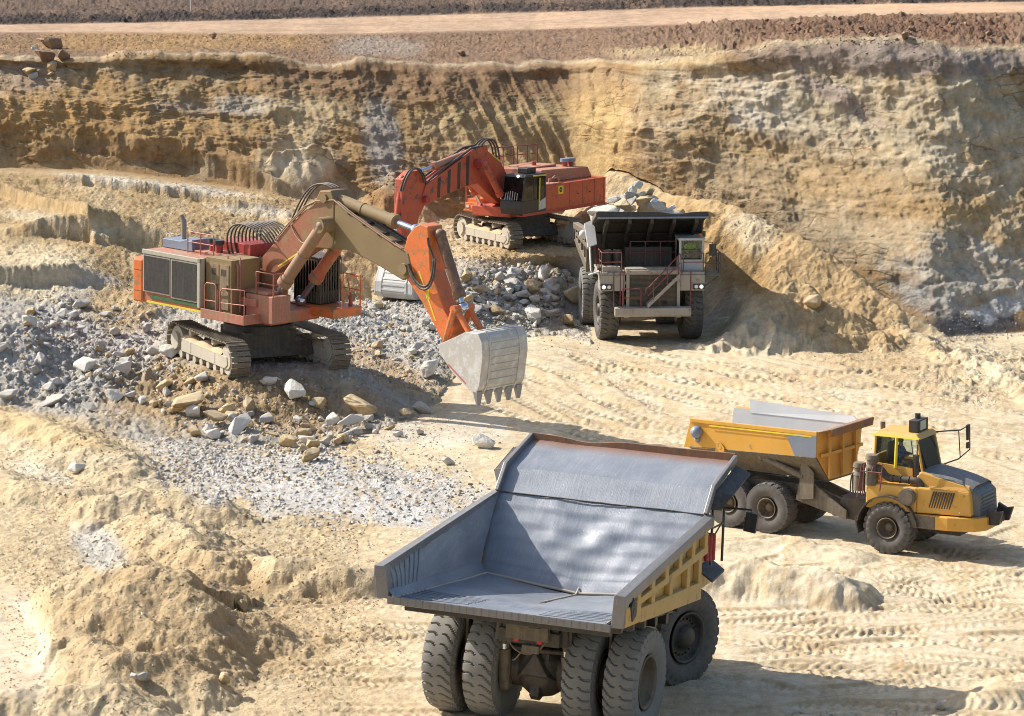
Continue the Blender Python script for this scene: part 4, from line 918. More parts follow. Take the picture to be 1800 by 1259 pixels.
    for s in (1, -1): bp.bx(6.4, 7.4, s * 1.3 - .12, s * 1.3 + .12, 1.4, 1.95)
    bp.build('bumper', p['bumper'], t, .03)
    for s in (1, -1):
        hl = MB(); hl.bx(7.28, 7.36, s * 2.32 - .30, s * 2.32 + .30, 2.82, 3.10); hb_ = hl.build('headlight_box', M['black'], t, .02)
        for q in (-.13, .13):
            l = MB(); l.cyl((7.355, s * 2.32 + q, 2.96), (7.40, s * 2.32 + q, 2.96), .10, .09); l.build('headlight', M['lamp_on'] if (p['lit'] and q * s > -.2 and (q < 0) == (s < 0)) else M['lamp_off'], hb_)
    cabh = holder('cab', t)
    cb = MB(); x0, x1, y0, y1, z0, z1 = 4.75, 6.45, 1.42, 2.68, 3.68, 5.30
    cb.bx(x0, x1, y0, y1, z0, z0 + .52); cb.bx(x0 - .05, x1 + .1, y0 - .05, y1 + .05, z1 - .12, z1)
    for x in (x0 + .05, x1 - .05):
        for y in (y0 + .05, y1 - .05): cb.bx(x - .06, x + .06, y - .06, y + .06, z0 + .5, z1 - .1)
    cb.bx(x0, x0 + .06, y0, y1, z0 + .5, z1 - .1); cb.bx(x0 + .75, x0 + .86, y1 - .08, y1, z0, z1); cb.build('cab_shell', p['cab'], cabh, .02)
    gl = MB(); gl.bx(x1 - .04, x1 - .02, y0 + .1, y1 - .1, z0 + .52, z1 - .12); gl.bx(x0 + .1, x1 - .1, y0 + .02, y0 + .04, z0 + .52, z1 - .12); gl.bx(x0 + .1, x1 - .1, y1 - .04, y1 - .02, z0 + .52, z1 - .12); gl.build('cab_window', M['glass'], cabh)
    st = MB(); st.bx(5.0, 5.5, 1.85, 2.35, 3.75, 4.30); st.bx(4.92, 5.04, 1.85, 2.35, 4.3, 5.0); st.cyl((5.95, 2.1, 4.45), (6.0, 2.1, 4.5), .2, n=14); st.bx(6.0, 6.3, 1.5, 2.6, 4.0, 4.25); st.build('seat', M['seat'], cabh, .03)
    bl = MB(); bl.cyl((6.1, 2.5, 5.3), (6.1, 2.5, 5.48), .09); bl.build('beacon', M['orange_bright'], cabh)
    # handrails and stairs
    hr = MB(); rail(hr, [(7.2, -1.55, 3.68), (7.2, -2.55, 3.68), (4.6, -2.6, 3.68)], .03, 1.0); hr.build('handrail', p['rail'], t)
    hr = MB(); rail(hr, [(5.35, -.95, 3.86), (5.35, 1.35, 3.86)], .03, 1.15); hr.build('handrail', p['rail'], t)
    hr = MB(); rail(hr, [(7.2, 1.55, 3.68), (7.2, 2.55, 3.68)], .03, .95); hr.build('handrail', p['rail'], t)
    for x, y in ((7.28, -1.62), (7.28, -1.45), (7.3, 1.92), (7.3, -1.95)): hr = MB(); hr.tube([(x, y, 1.95), (x, y, 3.75)], .035); hr.build('ladder_post', p['rail'], t)
    sp_ = MB(); sp_.bx(5.3, 6.9, 2.62, 3.5, 3.42, 3.50); sp_.build('side_platform', M['grime'], t)
    s2 = MB(); rail(s2, [(5.3, 3.46, 3.5), (6.9, 3.46, 3.5), (6.9, 2.72, 3.5)], .032, 1.08); s2.tube([(6.8, 3.4, 3.42), (7.0, 2.6, 2.9)], .03); s2.build('platform_rail', M['railblack'], t)
    stp = MB(); n = 9
    A0, A1 = Vector((7.78, -.30, 1.98)), Vector((7.42, 1.36, 3.60))
    for dx in (-.0, -.5): stp.hexa([(A0 + Vector((dx - .03, 0, -.05)))[:], (A0 + Vector((dx + .03, 0, -.05)))[:], (A0 + Vector((dx + .03, 0, .17)))[:], (A0 + Vector((dx - .03, 0, .17)))[:]], [(A1 + Vector((dx - .03, 0, -.17)))[:], (A1 + Vector((dx + .03, 0, -.17)))[:], (A1 + Vector((dx + .03, 0, .05)))[:], (A1 + Vector((dx - .03, 0, .05)))[:]])
    for k in range(n): q = A0 + (A1 - A0) * (k + .5) / n; stp.box((q.x - .25, q.y, q.z), (.46, .20, .03))
    stp.build('stair', M['offwhite'] if p['lit'] else M['grime'], t)
    srl = MB()
    for dx in (.02,):
        a, b = A0 + Vector((dx, 0, .1)), A1 + Vector((dx, 0, .1)); u = Vector((0, 0, .95))
        srl.tube([(b + Vector((0, .1, -.1)))[:], (b + u)[:], (a + u + Vector((0, .1, 0)))[:], (a + u * .92 + Vector((0, -.06, 0)))[:], (a + u * .7 + Vector((0, -.1, 0)))[:], (a + u * .52 + Vector((0, 0, 0)))[:], (b + u * .5)[:]], .035)
        for f in (.18, .6, .95): q = a + (b - a) * f; srl.tube([q[:], (q + u)[:]], .03)
    srl.build('stair_rail', p['rail'], t)
    srl = MB(); rail(srl, [(7.72, -1.55, 1.97), (7.72, -.62, 1.97)], .03, .95); srl.build('bumper_rail', p['rail'], t)
    for y in (-2.1, -1.65): eq = MB(); eq.cyl((5.5, y, 3.68), (5.5, y, 4.5), .22); eq.cyl((5.5, y, 4.5), (5.5, y, 4.62), .28); eq.build('air_cleaner', M['dark'], t, .02)
    eq = MB(); eq.bx(4.2, 5.2, -1.2, 1.2, 3.68, 4.7); eq.build('engine_box', M['dark'], t, .02); eq = MB(); eq.bx(6.6, 7.1, -2.5, -1.6, 3.68, 3.95); eq.build('battery_box', M['offwhite'] if p['lit'] else M['dark'], t, .02)
    mr = MB(); mr.tube([(6.4, 2.68, 5.1), (6.9, 3.05, 5.12), (6.9, 3.05, 4.4)], .025); mr.box((6.9, 3.05, 4.75), (.08, .34, .6)); mr.build('mirror', M['black'], t, .02)
    for y in (2.48, -2.4): 
        tk = MB(); tk.cyl((2.6, y * .66, 1.9), (4.2, y * .66, 1.9), .5, n=20); tk.build('tank', C2 if p['lit'] else M['yellow_dusty'], t)
    return t
A_LOC = (.85, 82.0, -.12)
truckA = haul_truck('yellow haul truck seen from behind with an empty scoured steel dump body', A_LOC, (radians(2.0), 0, radians(69)), radians(-20),
    dict(ys=1.0, tr=1.0, body=M['yellow_dusty'], front=M['yellow_dusty'], liner=M['liner'], edge=M['liner_edge'], lip=M['rust'], dent=.06, dark_under=True, guards=True, guard=M['black'], bumper=M['yellow_dusty'], cab=M['yellow_dusty'], rail=M['maroon'], lit=False))
B_LOC = (6.61, 156.69, -.05)
truckB = haul_truck('dusty white haul truck loaded with rock, facing us with headlights lit', B_LOC, (0, 0, radians(-86.7)), radians(3),
    dict(ys=.86, tr=.96, body=M['grime'], front=M['offwhite'], liner=M['liner'], edge=M['grime'], lip=M['black'], dent=.03, dark_under=True, guards=False, guard=None, bumper=M['offwhite'], cab=M['white'], rail=M['maroon'], lit=True))
wing = MB()
wing.plate([(4.6, -2.95, 5.9), (6.9, -3.05, 3.75), (6.6, -2.95, 3.6), (3.6, -2.85, 4.6)], .06); wing.plate([(4.4, -2.7, 6.05), (4.9, -3.25, 5.9), (6.6, -3.2, 4.9), (6.2, -2.7, 5.0)], .05)
wing.sphere((4.6, -3.25, 5.3), .24); wing.plate([(6.7, -2.65, 3.7), (7.2, -2.65, 3.7), (7.25, -3.15, 3.55), (6.8, -3.2, 3.5)], .05)
wing.build('side_guard', M['white'], truckB, .015)
mrr = MB(); mrr.tube([(6.5, -2.95, 5.2), (6.5, -3.95, 5.22), (6.5, -3.95, 5.0)], .035); mrr.box((6.5, -3.95, 4.85), (.16, .36, .58), ('X', .12)); mrr.build('mirror', M['black'], truckA, .05)
mrr = MB(); mrr.tube([(6.2, -2.85, 3.5), (6.2, -2.85, 5.15), (6.85, -3.0, 5.3), (6.85, -3.0, 3.5)], .04); mrr.tube([(6.2, -2.85, 4.6), (6.85, -3.0, 4.65)], .03); mrr.tube([(6.2, -2.85, 4.25), (6.85, -3.0, 4.75)], .025); mrr.build('handrail', M['railblack'], truckA)
for k in range(3): mrr = MB(); mrr.cyl((5.75 + .12 * k, -2.85 - .06 * k, 3.72), (5.75 + .12 * k, -2.85 - .06 * k, 4.45), .075, n=12); mrr.sphere((5.75 + .12 * k, -2.85 - .06 * k, 4.45), .075); mrr.build('fire_bottle', M['red_dark'], truckA)
mrr = MB(); mrr.hexa([(5.7, -3.08, 3.08), (6.8, -3.12, 3.2), (6.8, -3.12, 3.27), (5.7, -3.08, 3.15)], [(5.6, -2.6, 3.45), (6.9, -2.6, 3.5), (6.9, -2.6, 3.57), (5.6, -2.6, 3.52)]); mrr.build('front_mudguard', M['black'], truckA, .02)
def world_of(o, p):
    bpy.context.view_layer.update(); return (o.matrix_world @ Vector(p))
person('driver in a yellow high visibility vest behind the windscreen of the loaded white truck', world_of(truckB, (5.25, 2.1, 4.30)), radians(-86.7), M['hivis'])

# ------------------------------------------------------------------ articulated dump truck
def artic():
    w = at_z(1557, 975, 0); a1, a2 = radians(-31), radians(-37)
    cx, cy = w[0] + 1.6 * -sin(a1), w[1] + 1.6 * cos(a1)
    t = thing('articulated_dump_truck', 'yellow articulated dump truck with charcoal bonnet parked on the sandy floor', 'dump truck', (cx, cy, 0), (0, 0, a1))
    ty = tyre_mesh('artic_tyre', .93, .74, .36, 22, .055, 'chevron'); ty.materials.append(M['rubber'])
    ty2 = tyre_mesh('artic_tyre_worn', .93, .74, .36, 22, .05, 'block', wear=.35); ty2.materials.append(M['rubber'])
    rm = rim_mb(.36, .32, .22, .17, .08, 10).mesh('rim'); rm.materials.append(M['rim'])
    for s in (1, -1): wheel(t, ty, None, rm, (0, s * 1.22, .92), 0, s > 0)
    # rear frame pose inside the tractor frame
    w2 = at_z(1190 + 760 / 4.615, 700 + 1105 / 4.615, 0)
    dx, dy = w2[0] + 1.5 * -sin(a2) - cx, w2[1] + 1.5 * cos(a2) - cy
    lx, ly = dx * cos(-a1) - dy * sin(-a1), dx * sin(-a1) + dy * cos(-a1)
    R = Matrix.Translation((lx, ly, 0)) @ Matrix.Rotation(a2 - a1, 4, 'Z')
    def rp(p): return (R @ Vector(p))[:]
    for x in (-.2, -1.88):
        for s in (1, -1): wheel(t, ty2, None, rm, rp((x, s * 1.15, .92)), a2 - a1, s > 0)
    f = MB(R)
    for s in (1, -1): f.prism([(-2.9, 1.15), (1.0, 1.05), (2.4, .95), (2.9, 1.1), (2.4, 1.4), (1.2, 1.75), (-2.6, 1.7)], .45 * s - .09, .45 * s + .09)
    f.bx(-2.0, 0, -1.0, 1.0, .75, 1.1); f.prism([(.8, 1.3), (2.9, .85), (2.9, 1.15), (1.0, 2.3)], -1.15, -1.05); f.bx(2.2, 3.1, -.4, .4, .8, 1.5)
    f.build('rear_frame', M['grime'], t, .02)
    ax = MB(R)
    for x in (-.2, -1.88): ax = MB(R); ax.cyl((x, -1.1, .92), (x, 1.1, .92), .22); ax.build('axle', M['dark'], t)
    mg = MB(R)
    mg.plate([(1.0, -1.28, 1.35), (1.62, -1.28, 1.46), (1.62, -1.28, 2.4), (1.05, -1.28, 2.95)], .05); mg.plate([(1.05, -1.28, 2.95), (1.05, -.7, 2.95), (1.0, -.7, 1.35), (1.0, -1.28, 1.35)], .05); mg.build('mudguard', M['grime'], t, .01)
    # dump body
    b = holder('dump_body', t); hw = 1.55
    def side(s):
        y = s * hw; m = MB(R)
        m.plate([(-3.74, y, 2.76), (1.86, y, 3.02), (1.9, y, 3.93), (-3.45, y, 3.84)] if s < 0 else [(-3.45, y, 3.84), (1.9, y, 3.93), (1.86, y, 3.02), (-3.74, y, 2.76)], .10)
        m.hexa(*[[(x, y + s * o, z) for x, z, o in q] for q in (([(-3.45, 3.72, -.06), (1.9, 3.80, -.06), (1.9, 3.95, -.06), (-3.45, 3.86, -.06)], [(-3.45, 3.72, .05), (1.9, 3.80, .05), (1.9, 3.95, .05), (-3.45, 3.86, .05)])[::1 if s > 0 else -1])])
        m.build('side_panel', M['yellow'], b, .015)
    side(-1); side(1)
    pt = MB(R); pt.plate([(.98, -1.557, 3.0), (1.87, -1.557, 3.03), (1.9, -1.607, 3.80), (.62, -1.607, 3.78)], .01); pt.build('steel_patch', M['bluegrey'], b)
    lo = MB(R)
    for s in (1, -1):
        q = [(-3.5, s * 1.52, 2.85), (1.84, s * 1.52, 3.05), (1.95, s * .75, 2.1), (-2.2, s * .75, 2.15)]
        lo.plate(q if s < 0 else q[::-1], .06)
    lo.plate([(-3.5, -1.5, 2.80), (-2.2, -.75, 2.12), (-2.2, .75, 2.12), (-3.5, 1.5, 2.80)], .06); lo.bx(-2.2, 1.95, -.76, .76, 2.05, 2.13)
    lo.prism([(-3.3, 2.75), (-2.7, 2.45), (-2.2, 2.2), (-2.4, 2.1), (-3.0, 2.4)], -1.3, -1.2); lo.prism([(-2.3, 1.7), (-1.6, 1.7), (-1.6, 2.1), (-2.3, 2.15)], -.6, .6)
    lo.build('body_underside', M['grime'], b, .01)
    inn = MB(R)
    for s in (1, -1):
        q = [(-3.5, s * 1.44, 3.82), (1.86, s * 1.44, 3.90), (1.8, s * 1.40, 3.0), (-3.6, s * 1.40, 2.85)]
        inn.plate(q if s > 0 else q[::-1], .03); q = [(-3.6, s * 1.40, 2.86), (1.8, s * 1.40, 3.0), (1.7, s * .7, 2.2), (-2.2, s * .7, 2.2)]; inn.plate(q if s > 0 else q[::-1], .03)
    inn.plate([(-2.2, -.7, 2.2), (1.7, -.7, 2.2), (1.7, .7, 2.2), (-2.2, .7, 2.2)], .03); inn.plate([(-3.6, -1.4, 2.86), (-2.2, -.7, 2.2), (-2.2, .7, 2.2), (-3.6, 1.4, 2.86)], .03)
    inn.build('liner', M['greysteel'], b)
    up_ = MB(R); up_.plate([(-2.75, 1.43, 3.70), (1.95, 1.43, 3.78), (1.6, 1.50, 4.05), (-2.85, 1.50, 4.18)][::-1], .05); up_.build('side_extension', M['greysteel'], b)
    hd_ = MB(R)
    hd_.plate([(1.92, -1.55, 3.93), (1.88, -1.5, 3.05), (1.98, -.8, 2.12), (1.98, .8, 2.12), (1.88, 1.5, 3.05), (1.92, 1.55, 3.93)], .08)
    for y in (-.9, 0, .9): hd_.hexa([(1.98, y - .06, 3.9), (2.06, y - .06, 3.9), (2.06, y + .06, 3.9), (1.98, y + .06, 3.9)], [(2.0, y - .06, 2.2), (2.1, y - .06, 2.2), (2.1, y + .06, 2.2), (2.0, y + .06, 2.2)])
    hd_.bx(1.97, 2.05, -1.4, 1.4, 3.02, 3.14); hd_.build('headboard', M['yellow'], b, .01)
    cn = MB(R); cn.plate([(1.86, -1.5, 3.92), (2.35, -1.35, 4.06), (2.35, 1.55, 4.10), (1.86, 1.6, 3.98)], .06); cn.plate([(2.35, -1.35, 4.06), (2.3, -1.35, 3.78), (2.3, 1.55, 3.80), (2.35, 1.55, 4.10)][::-1], .05); cn.build('spill_guard', M['rust'], b, .01)
    for s in (1, -1):
        cy_ = MB(R); cy_.cyl((1.15, s * 1.22, 2.2), (-.55, s * 1.30, 2.75), .11); cy_.cyl((-.55, s * 1.30, 2.75), (-.9, s * 1.32, 2.86), .06); cy_.sphere((-.95, s * 1.32, 2.87), .11); cy_.cyl((-.48, s * 1.30, 2.73), (-.62, s * 1.30, 2.77), .14); cy_.build('hoist_cylinder', M['grime'], t)
    ey = MB(R); ey.prism([(-2.32, 2.75), (-1.95, 2.78), (-1.95, 2.95), (-2.1, 3.1), (-2.25, 3.1), (-2.32, 2.9)], -1.62, -1.57); ey.cyl((-2.14, -1.63, 2.94), (-2.14, -1.56, 2.94), .07); ey.build('lifting_eye', M['yellow'], b)
    bl = MB(R); bl.sphere((-3.12, -1.66, 3.40), .23, 16); bl.cyl((-3.12, -1.66, 3.2), (-3.12, -1.5, 3.05), .1); bl.build('body_pivot_cap', M['bluegrey'], b)
    tp = MB(R); tp.plate([(-2.6, -1.61, 3.66), (1.7, -1.61, 3.74), (1.7, -1.61, 3.79), (-2.6, -1.61, 3.71)], .006); tp.build('reflective_strip', M['line_yellow'], b)
    # tractor: bonnet, nose, wings, bumper
    ho = MB(); hy = 1.0
    ho.hexa([(-.9, -1.42, 1.55), (1.0, -1.42, 1.55), (1.0, -1.36, 2.42), (-.9, -1.36, 2.42)][::-1], [(-.9, 1.42, 1.55), (1.0, 1.42, 1.55), (1.0, 1.36, 2.42), (-.9, 1.36, 2.42)][::-1])
    ho.hexa([(1.0, -1.40, 1.55), (2.92, -1.08, 1.55), (2.82, -1.02, 2.36), (1.0, -1.34, 2.44)][::-1], [(1.0, 1.40, 1.55), (2.92, 1.08, 1.55), (2.82, 1.02, 2.36), (1.0, 1.34, 2.44)][::-1])
    ho.hexa([(.55, -1.04, 2.40), (2.80, -.92, 2.34), (2.76, -.84, 2.56), (.95, -.95, 2.92)][::-1], [(.55, 1.04, 2.40), (2.80, .92, 2.34), (2.76, .84, 2.56), (.95, .95, 2.92)][::-1])
    ho.build('bonnet', M['yellow_cab'], t, .05)
    ht = MB(); ht.grid(lambda i, j: (.88 + 1.98 * i, (j * 2 - 1) * (.93 - .09 * i) , 2.96 - .22 * i ** 1.3 - .16 * i ** 3 - .10 * abs(j * 2 - 1) ** 3), 20, 14)
    ht.grid(lambda i, j: (.88 + 1.98 * j, (1 if i > .5 else -1) * 0 + (.93 - .09 * j), 2.86 - .22 * j ** 1.3 - .16 * j ** 3 - .16 * i), 1, 16); ht.grid(lambda i, j: (.88 + 1.98 * (1 - j), -(.93 - .09 * (1 - j)), 2.86 - .22 * (1 - j) ** 1.3 - .16 * (1 - j) ** 3 - .16 * i), 1, 16)
    ht.build('bonnet_top', M['greyhood'], t)
    no = MB()
    no.hexa([(2.76, -.90, 1.55), (3.12, -.80, 1.50), (3.08, -.74, 2.28), (2.74, -.84, 2.52)][::-1], [(2.76, .90, 1.55), (3.12, .80, 1.50), (3.08, .74, 2.28), (2.74, .84, 2.52)][::-1])
    for k in range(5): z = 1.68 + k * .13; no.hexa([(3.11 - .005 * k, -.60, z), (3.15 - .005 * k, -.60, z), (3.14 - .005 * k, -.58, z + .07), (3.10 - .005 * k, -.58, z + .07)][::-1], [(3.11 - .005 * k, .60, z), (3.15 - .005 * k, .60, z), (3.14 - .005 * k, .58, z + .07), (3.10 - .005 * k, .58, z + .07)][::-1])
    no.build('front_grille', M['greyhood'], t, .03)
    sv = MB()
    for k in range(9):
        x = 1.42 + k * .088; y = -1.345 + (x - 1.0) * .166
        sv.hexa([(x, y - .035, 1.74), (x + .045, y - .028, 1.74), (x + .20, y + .0, 2.34), (x + .155, y - .008, 2.34)], [(x, y + .03, 1.74), (x + .045, y + .03, 1.74), (x + .20, y + .06, 2.34), (x + .155, y + .06, 2.34)])
    sv.build('side_vent', M['dark'], t)
    bm = MB(); pl = [(.75, -1.46), (2.2, -1.46), (3.05, -1.15), (3.35, -.7), (3.35, .7), (3.05, 1.15), (2.2, 1.46), (.75, 1.46), (.75, 1.2), (2.0, 1.2), (2.8, .8), (2.8, -.8), (2.0, -1.2), (.75, -1.2)]
    bm.prism_z(pl, 1.05, 1.52); bm.build('bumper', M['yellow'], t, .03)
    bs_ = MB(); bs_.bx(.7, 1.75, -1.475, -1.2, 1.04, 1.50); bs_.build('step_panel', M['grime'], t, .02)
    tow = MB()
    tow.prism([(3.2, 1.2), (3.7, 1.25), (3.85, 1.75), (3.6, 1.7), (3.3, 1.85)], -.55, -.40); tow.prism([(3.2, 1.2), (3.7, 1.25), (3.85, 1.75), (3.6, 1.7), (3.3, 1.85)], .40, .55); tow.bx(3.25, 3.6, -.5, .5, 1.25, 1.5); tow.build('tow_hitch', M['black'], t, .02)
    un = MB(); un.bx(-.6, 2.3, -.5, .5, .7, 1.2); un.cyl((0, -1.1, .92), (0, 1.1, .92), .22); un.prism([(-2.6, .9), (-.6, .7), (-.6, 1.6), (-2.2, 1.6)], -.5, .5); un.build('chassis', M['dark'], t, .03)
    for s in (1, -1):
        fe = MB(); ring = arc((0, 0, .92), 1.16, radians(8), radians(172), 14)
        for (xa, _, za), (xb, _, zb) in zip(ring[:-1], ring[1:]):
            fe.hexa([(xa, s * .85, za), (xa, s * 1.62, za), (xa * .955, s * 1.62, .92 + (za - .92) * .955), (xa * .955, s * .85, .92 + (za - .92) * .955)][::s], [(xb, s * .85, zb), (xb, s * 1.62, zb), (xb * .955, s * 1.62, .92 + (zb - .92) * .955), (xb * .955, s * .85, .92 + (zb - .92) * .955)][::s])
        fe.plate([(-1.16, s * .85, 1.2), (-1.16, s * 1.62, 1.2), (-1.05, s * 1.62, .65), (-1.05, s * .85, .65)], .04)
        fe.build('mudguard', M['dark'], t)
        lm = MB(); lm.cyl((.72, s * 1.40, 2.10), (.72, s * 1.60, 2.10), .30, n=24); lm.cyl((.72, s * 1.6, 2.10), (.72, s * 1.63, 2.10), .25, n=24); lm.build('air_intake', M['grime'] if s < 0 else M['grime'], t, .02)
        for k, x in enumerate((2.45, 2.72)):
            l = MB(); y = s * (1.345 - (x - 1.0) * .166 + .012); l.box((x, y, 1.66), (.16 if k == 0 else .09, .05, .07)); l.build('headlight', M['lamp_off'], t, .01)
    # cab
    cbh = holder('cab', t); c = MB(); yo = .86
    P_ = [(-.86, -yo), (-.86, yo), (.55, yo), (.55, -yo)]
    posts = [((-.84, s * yo, 2.4), (-.82, s * .80, 4.0), .05) for s in (1, -1)] + [((1.0, s * .80, 2.7), (.72, s * .76, 4.0), .05) for s in (1, -1)]
    for a, b_, r in posts: c.tube([a, b_], r, 5)
    c.hexa([(-.88, -yo, 2.38), (.45, -yo - .03, 2.38), (.95, -.82, 2.95), (-.88, -yo, 3.05)], [(-.88, yo, 2.38), (.45, yo + .03, 2.38), (.95, .82, 2.95), (-.88, yo, 3.05)]) if False else None
    for s in (1, -1): c.plate([(-.88, s * yo, 2.35), (.62, s * yo, 2.35), (.62, s * yo, 3.0), (-.88, s * yo, 3.08)][::-1 if s > 0 else 1], .05)
    c.plate([(-.88, -yo, 2.35), (-.88, -yo, 3.3), (-.88, yo, 3.3), (-.88, yo, 2.35)], .05)
    c.build('cab_shell', M['yellow_cab'], cbh, .015)
    ys_ = MB(); ys_.tube([(-.02, -yo - .01, 2.95), (-.02, -.81, 4.0)], .062, 6); ys_.build('door_pillar', M['line_yellow'], cbh)
    rf = MB(); rf.hexa([(-.98, -.84, 4.0), (.86, -.84, 4.0), (.86, .84, 4.0), (-.98, .84, 4.0)], [(-.80, -.70, 4.17), (.66, -.70, 4.17), (.66, .70, 4.17), (-.80, .70, 4.17)]); rf.build('cab_roof', M['yellow_cab'], cbh, .03)
    stp = MB(); stp.plate([(-.97, -.852, 4.005), (.86, -.852, 4.005), (.84, -.83, 4.07), (-.95, -.83, 4.07)], .01); stp.build('roof_stripe', M['line_yellow'], cbh)
    gw = MB()
    gw.plate([(-.78, -.84, 3.08), (-.10, -.85, 3.06), (-.10, -.80, 3.98), (-.76, -.80, 3.98)], .012); gw.plate([(.07, -.85, 3.04), (.62, -.86, 3.0), (.98, -.80, 2.95), (.74, -.77, 3.98), (.07, -.80, 3.98)], .012)
    for a in ([(-.78, .84, 3.08), (-.76, .80, 3.98), (-.10, .80, 3.98), (-.10, .85, 3.06)], [(.07, .85, 3.04), (.07, .80, 3.98), (.74, .77, 3.98), (.98, .80, 2.95), (.62, .86, 3.0)]): gw.plate(a, .012)
    gw.plate([(1.0, -.78, 2.90), (1.0, .78, 2.90), (.74, .74, 3.98), (.74, -.74, 3.98)], .012); gw.plate([(-.86, .78, 3.3), (-.86, -.78, 3.3), (-.83, -.76, 3.98), (-.83, .76, 3.98)], .012)
    gw.build('cab_window', M['glass'], cbh)
    se = MB(); se.bx(-.5, .0, -.26, .26, 2.5, 2.98); se.bx(-.62, -.5, -.26, .26, 2.98, 3.7); se.cyl((.42, 0, 3.12), (.47, 0, 3.18), .2, n=14); se.bx(.55, .95, -.7, .7, 2.5, 2.98); se.build('seat', M['seat'], cbh, .03)
    bx_ = MB(); bx_.bx(.28, .62, -.50, .42, 4.18, 4.60); bx_.cyl((.4, 0, 4.6), (.4, 0, 4.78), .10); bx_.build('roof_sign_box', M['black'], cbh, .015)
    pn = MB(); pn.bx(.622, .632, -.28, .20, 4.24, 4.56); pn.build('sign_panel', paint('pale green panel', (.55, .60, .42), .5, 0, .2), cbh)
    wp = MB(); wp.tube([(1.0, -.5, 2.98), (.84, -.62, 3.6)], .018); wp.build('wiper', M['black'], cbh)
    mi = MB(); mi.tube([(.80, .72, 4.05), (1.35, 1.6, 4.02), (1.38, 2.35, 4.1), (1.38, 2.42, 3.2), (1.30, 1.6, 2.98), (.95, .8, 2.85)], .028); mi.tube([(1.32, 1.5, 4.03), (1.30, 1.75, 3.0)], .022); mi.box((1.38, 2.22, 3.85), (.08, .20, .55), ('X', .1)); mi.box((1.38, 2.24, 3.38), (.08, .2, .22)); mi.build('mirror', M['black'], t, .01)
    ml = MB(); ml.tube([(.80, -.75, 4.05), (.95, -1.25, 3.9), (.95, -1.3, 3.2)], .025); ml.box((.95, -1.3, 3.2), (.07, .32, .72)); ml.tube([(.62, -1.05, 4.0), (.9, -1.1, 2.6)], .02); ml.build('mirror', M['black'], t, .01)
    for x, y, z0, z1 in ((-.72, -1.30, 2.35, 3.42), (-1.22, -1.22, 2.1, 3.08)):
        ac = MB(); ac.cyl((x, y, z0), (x, y, z0 + .55 * (z1 - z0)), .21, n=18); ac.cyl((x, y, z0 + .55 * (z1 - z0)), (x, y, z0 + .72 * (z1 - z0)), .23, .16, n=18); ac.cyl((x, y, z0 + .72 * (z1 - z0)), (x, y, z1 - .16), .19, n=18); ac.cyl((x, y, z1 - .16), (x, y, z1), .24, .21, n=18); ac.build('air_cleaner', M['grime'], t, .02)
    du = MB(); du.tube(bez((-.55, -1.25, 2.95), (-.3, -1.3, 3.0), (-.35, -1.2, 2.62), (0, -1.15, 2.62)), .13, 12); du.tube([(0, -1.15, 2.62), (.78, -1.1, 2.62)], .115, 12); du.tube(bez((.72, -1.1, 2.62), (.95, -1.08, 2.64), (1.02, -1.06, 2.56), (1.04, -1.05, 2.38)), .125, 12)
    for x in (.02, .3, .6): du.cyl((x - .03, -1.15 + .06 * x, 2.62), (x + .03, -1.15 + .06 * x, 2.62), .135, n=14)
    du.build('intake_duct', M['dark'], t)
    lr = MB(); lr.tube([(-1.15, -1.55, 1.9), (-1.0, -1.55, 3.1)], .025); lr.tube([(-.3, -1.55, 2.2), (-.2, -1.55, 3.2)], .025); lr.tube([(-1.02, -1.55, 2.85), (-.25, -1.55, 2.85)], .025); lr.tube([(-.95, -1.55, 2.0), (-.9, -1.55, 3.1)], .025); lr.tube([(-.62, -1.55, 2.85), (-.55, -1.4, 3.25)], .022); lr.build('ladder_rail', M['maroon'], t)
    hs = MB()
    for k in range(3): hs.tube(bez((-1.7 + .1 * k, -.9, 1.9), (-1.7, -1.0 + .1 * k, 2.9), (-1.4, -1.0, 2.9), (-1.35 + .1 * k, -.8, 1.8)), .03)
    hs.build('hydraulic_hose', M['hose'], t)
    ex = MB(); ex.cyl((-1.0, .3, 3.0), (-1.05, .3, 4.3), .09); ex.build('exhaust_stack', M['grime'], t)
    person('driver in a blue shirt inside the glazed cab of the yellow articulated truck', world_of(t, (-.25, 0, 2.98)), a1, M['blue'])
    return t
artic()
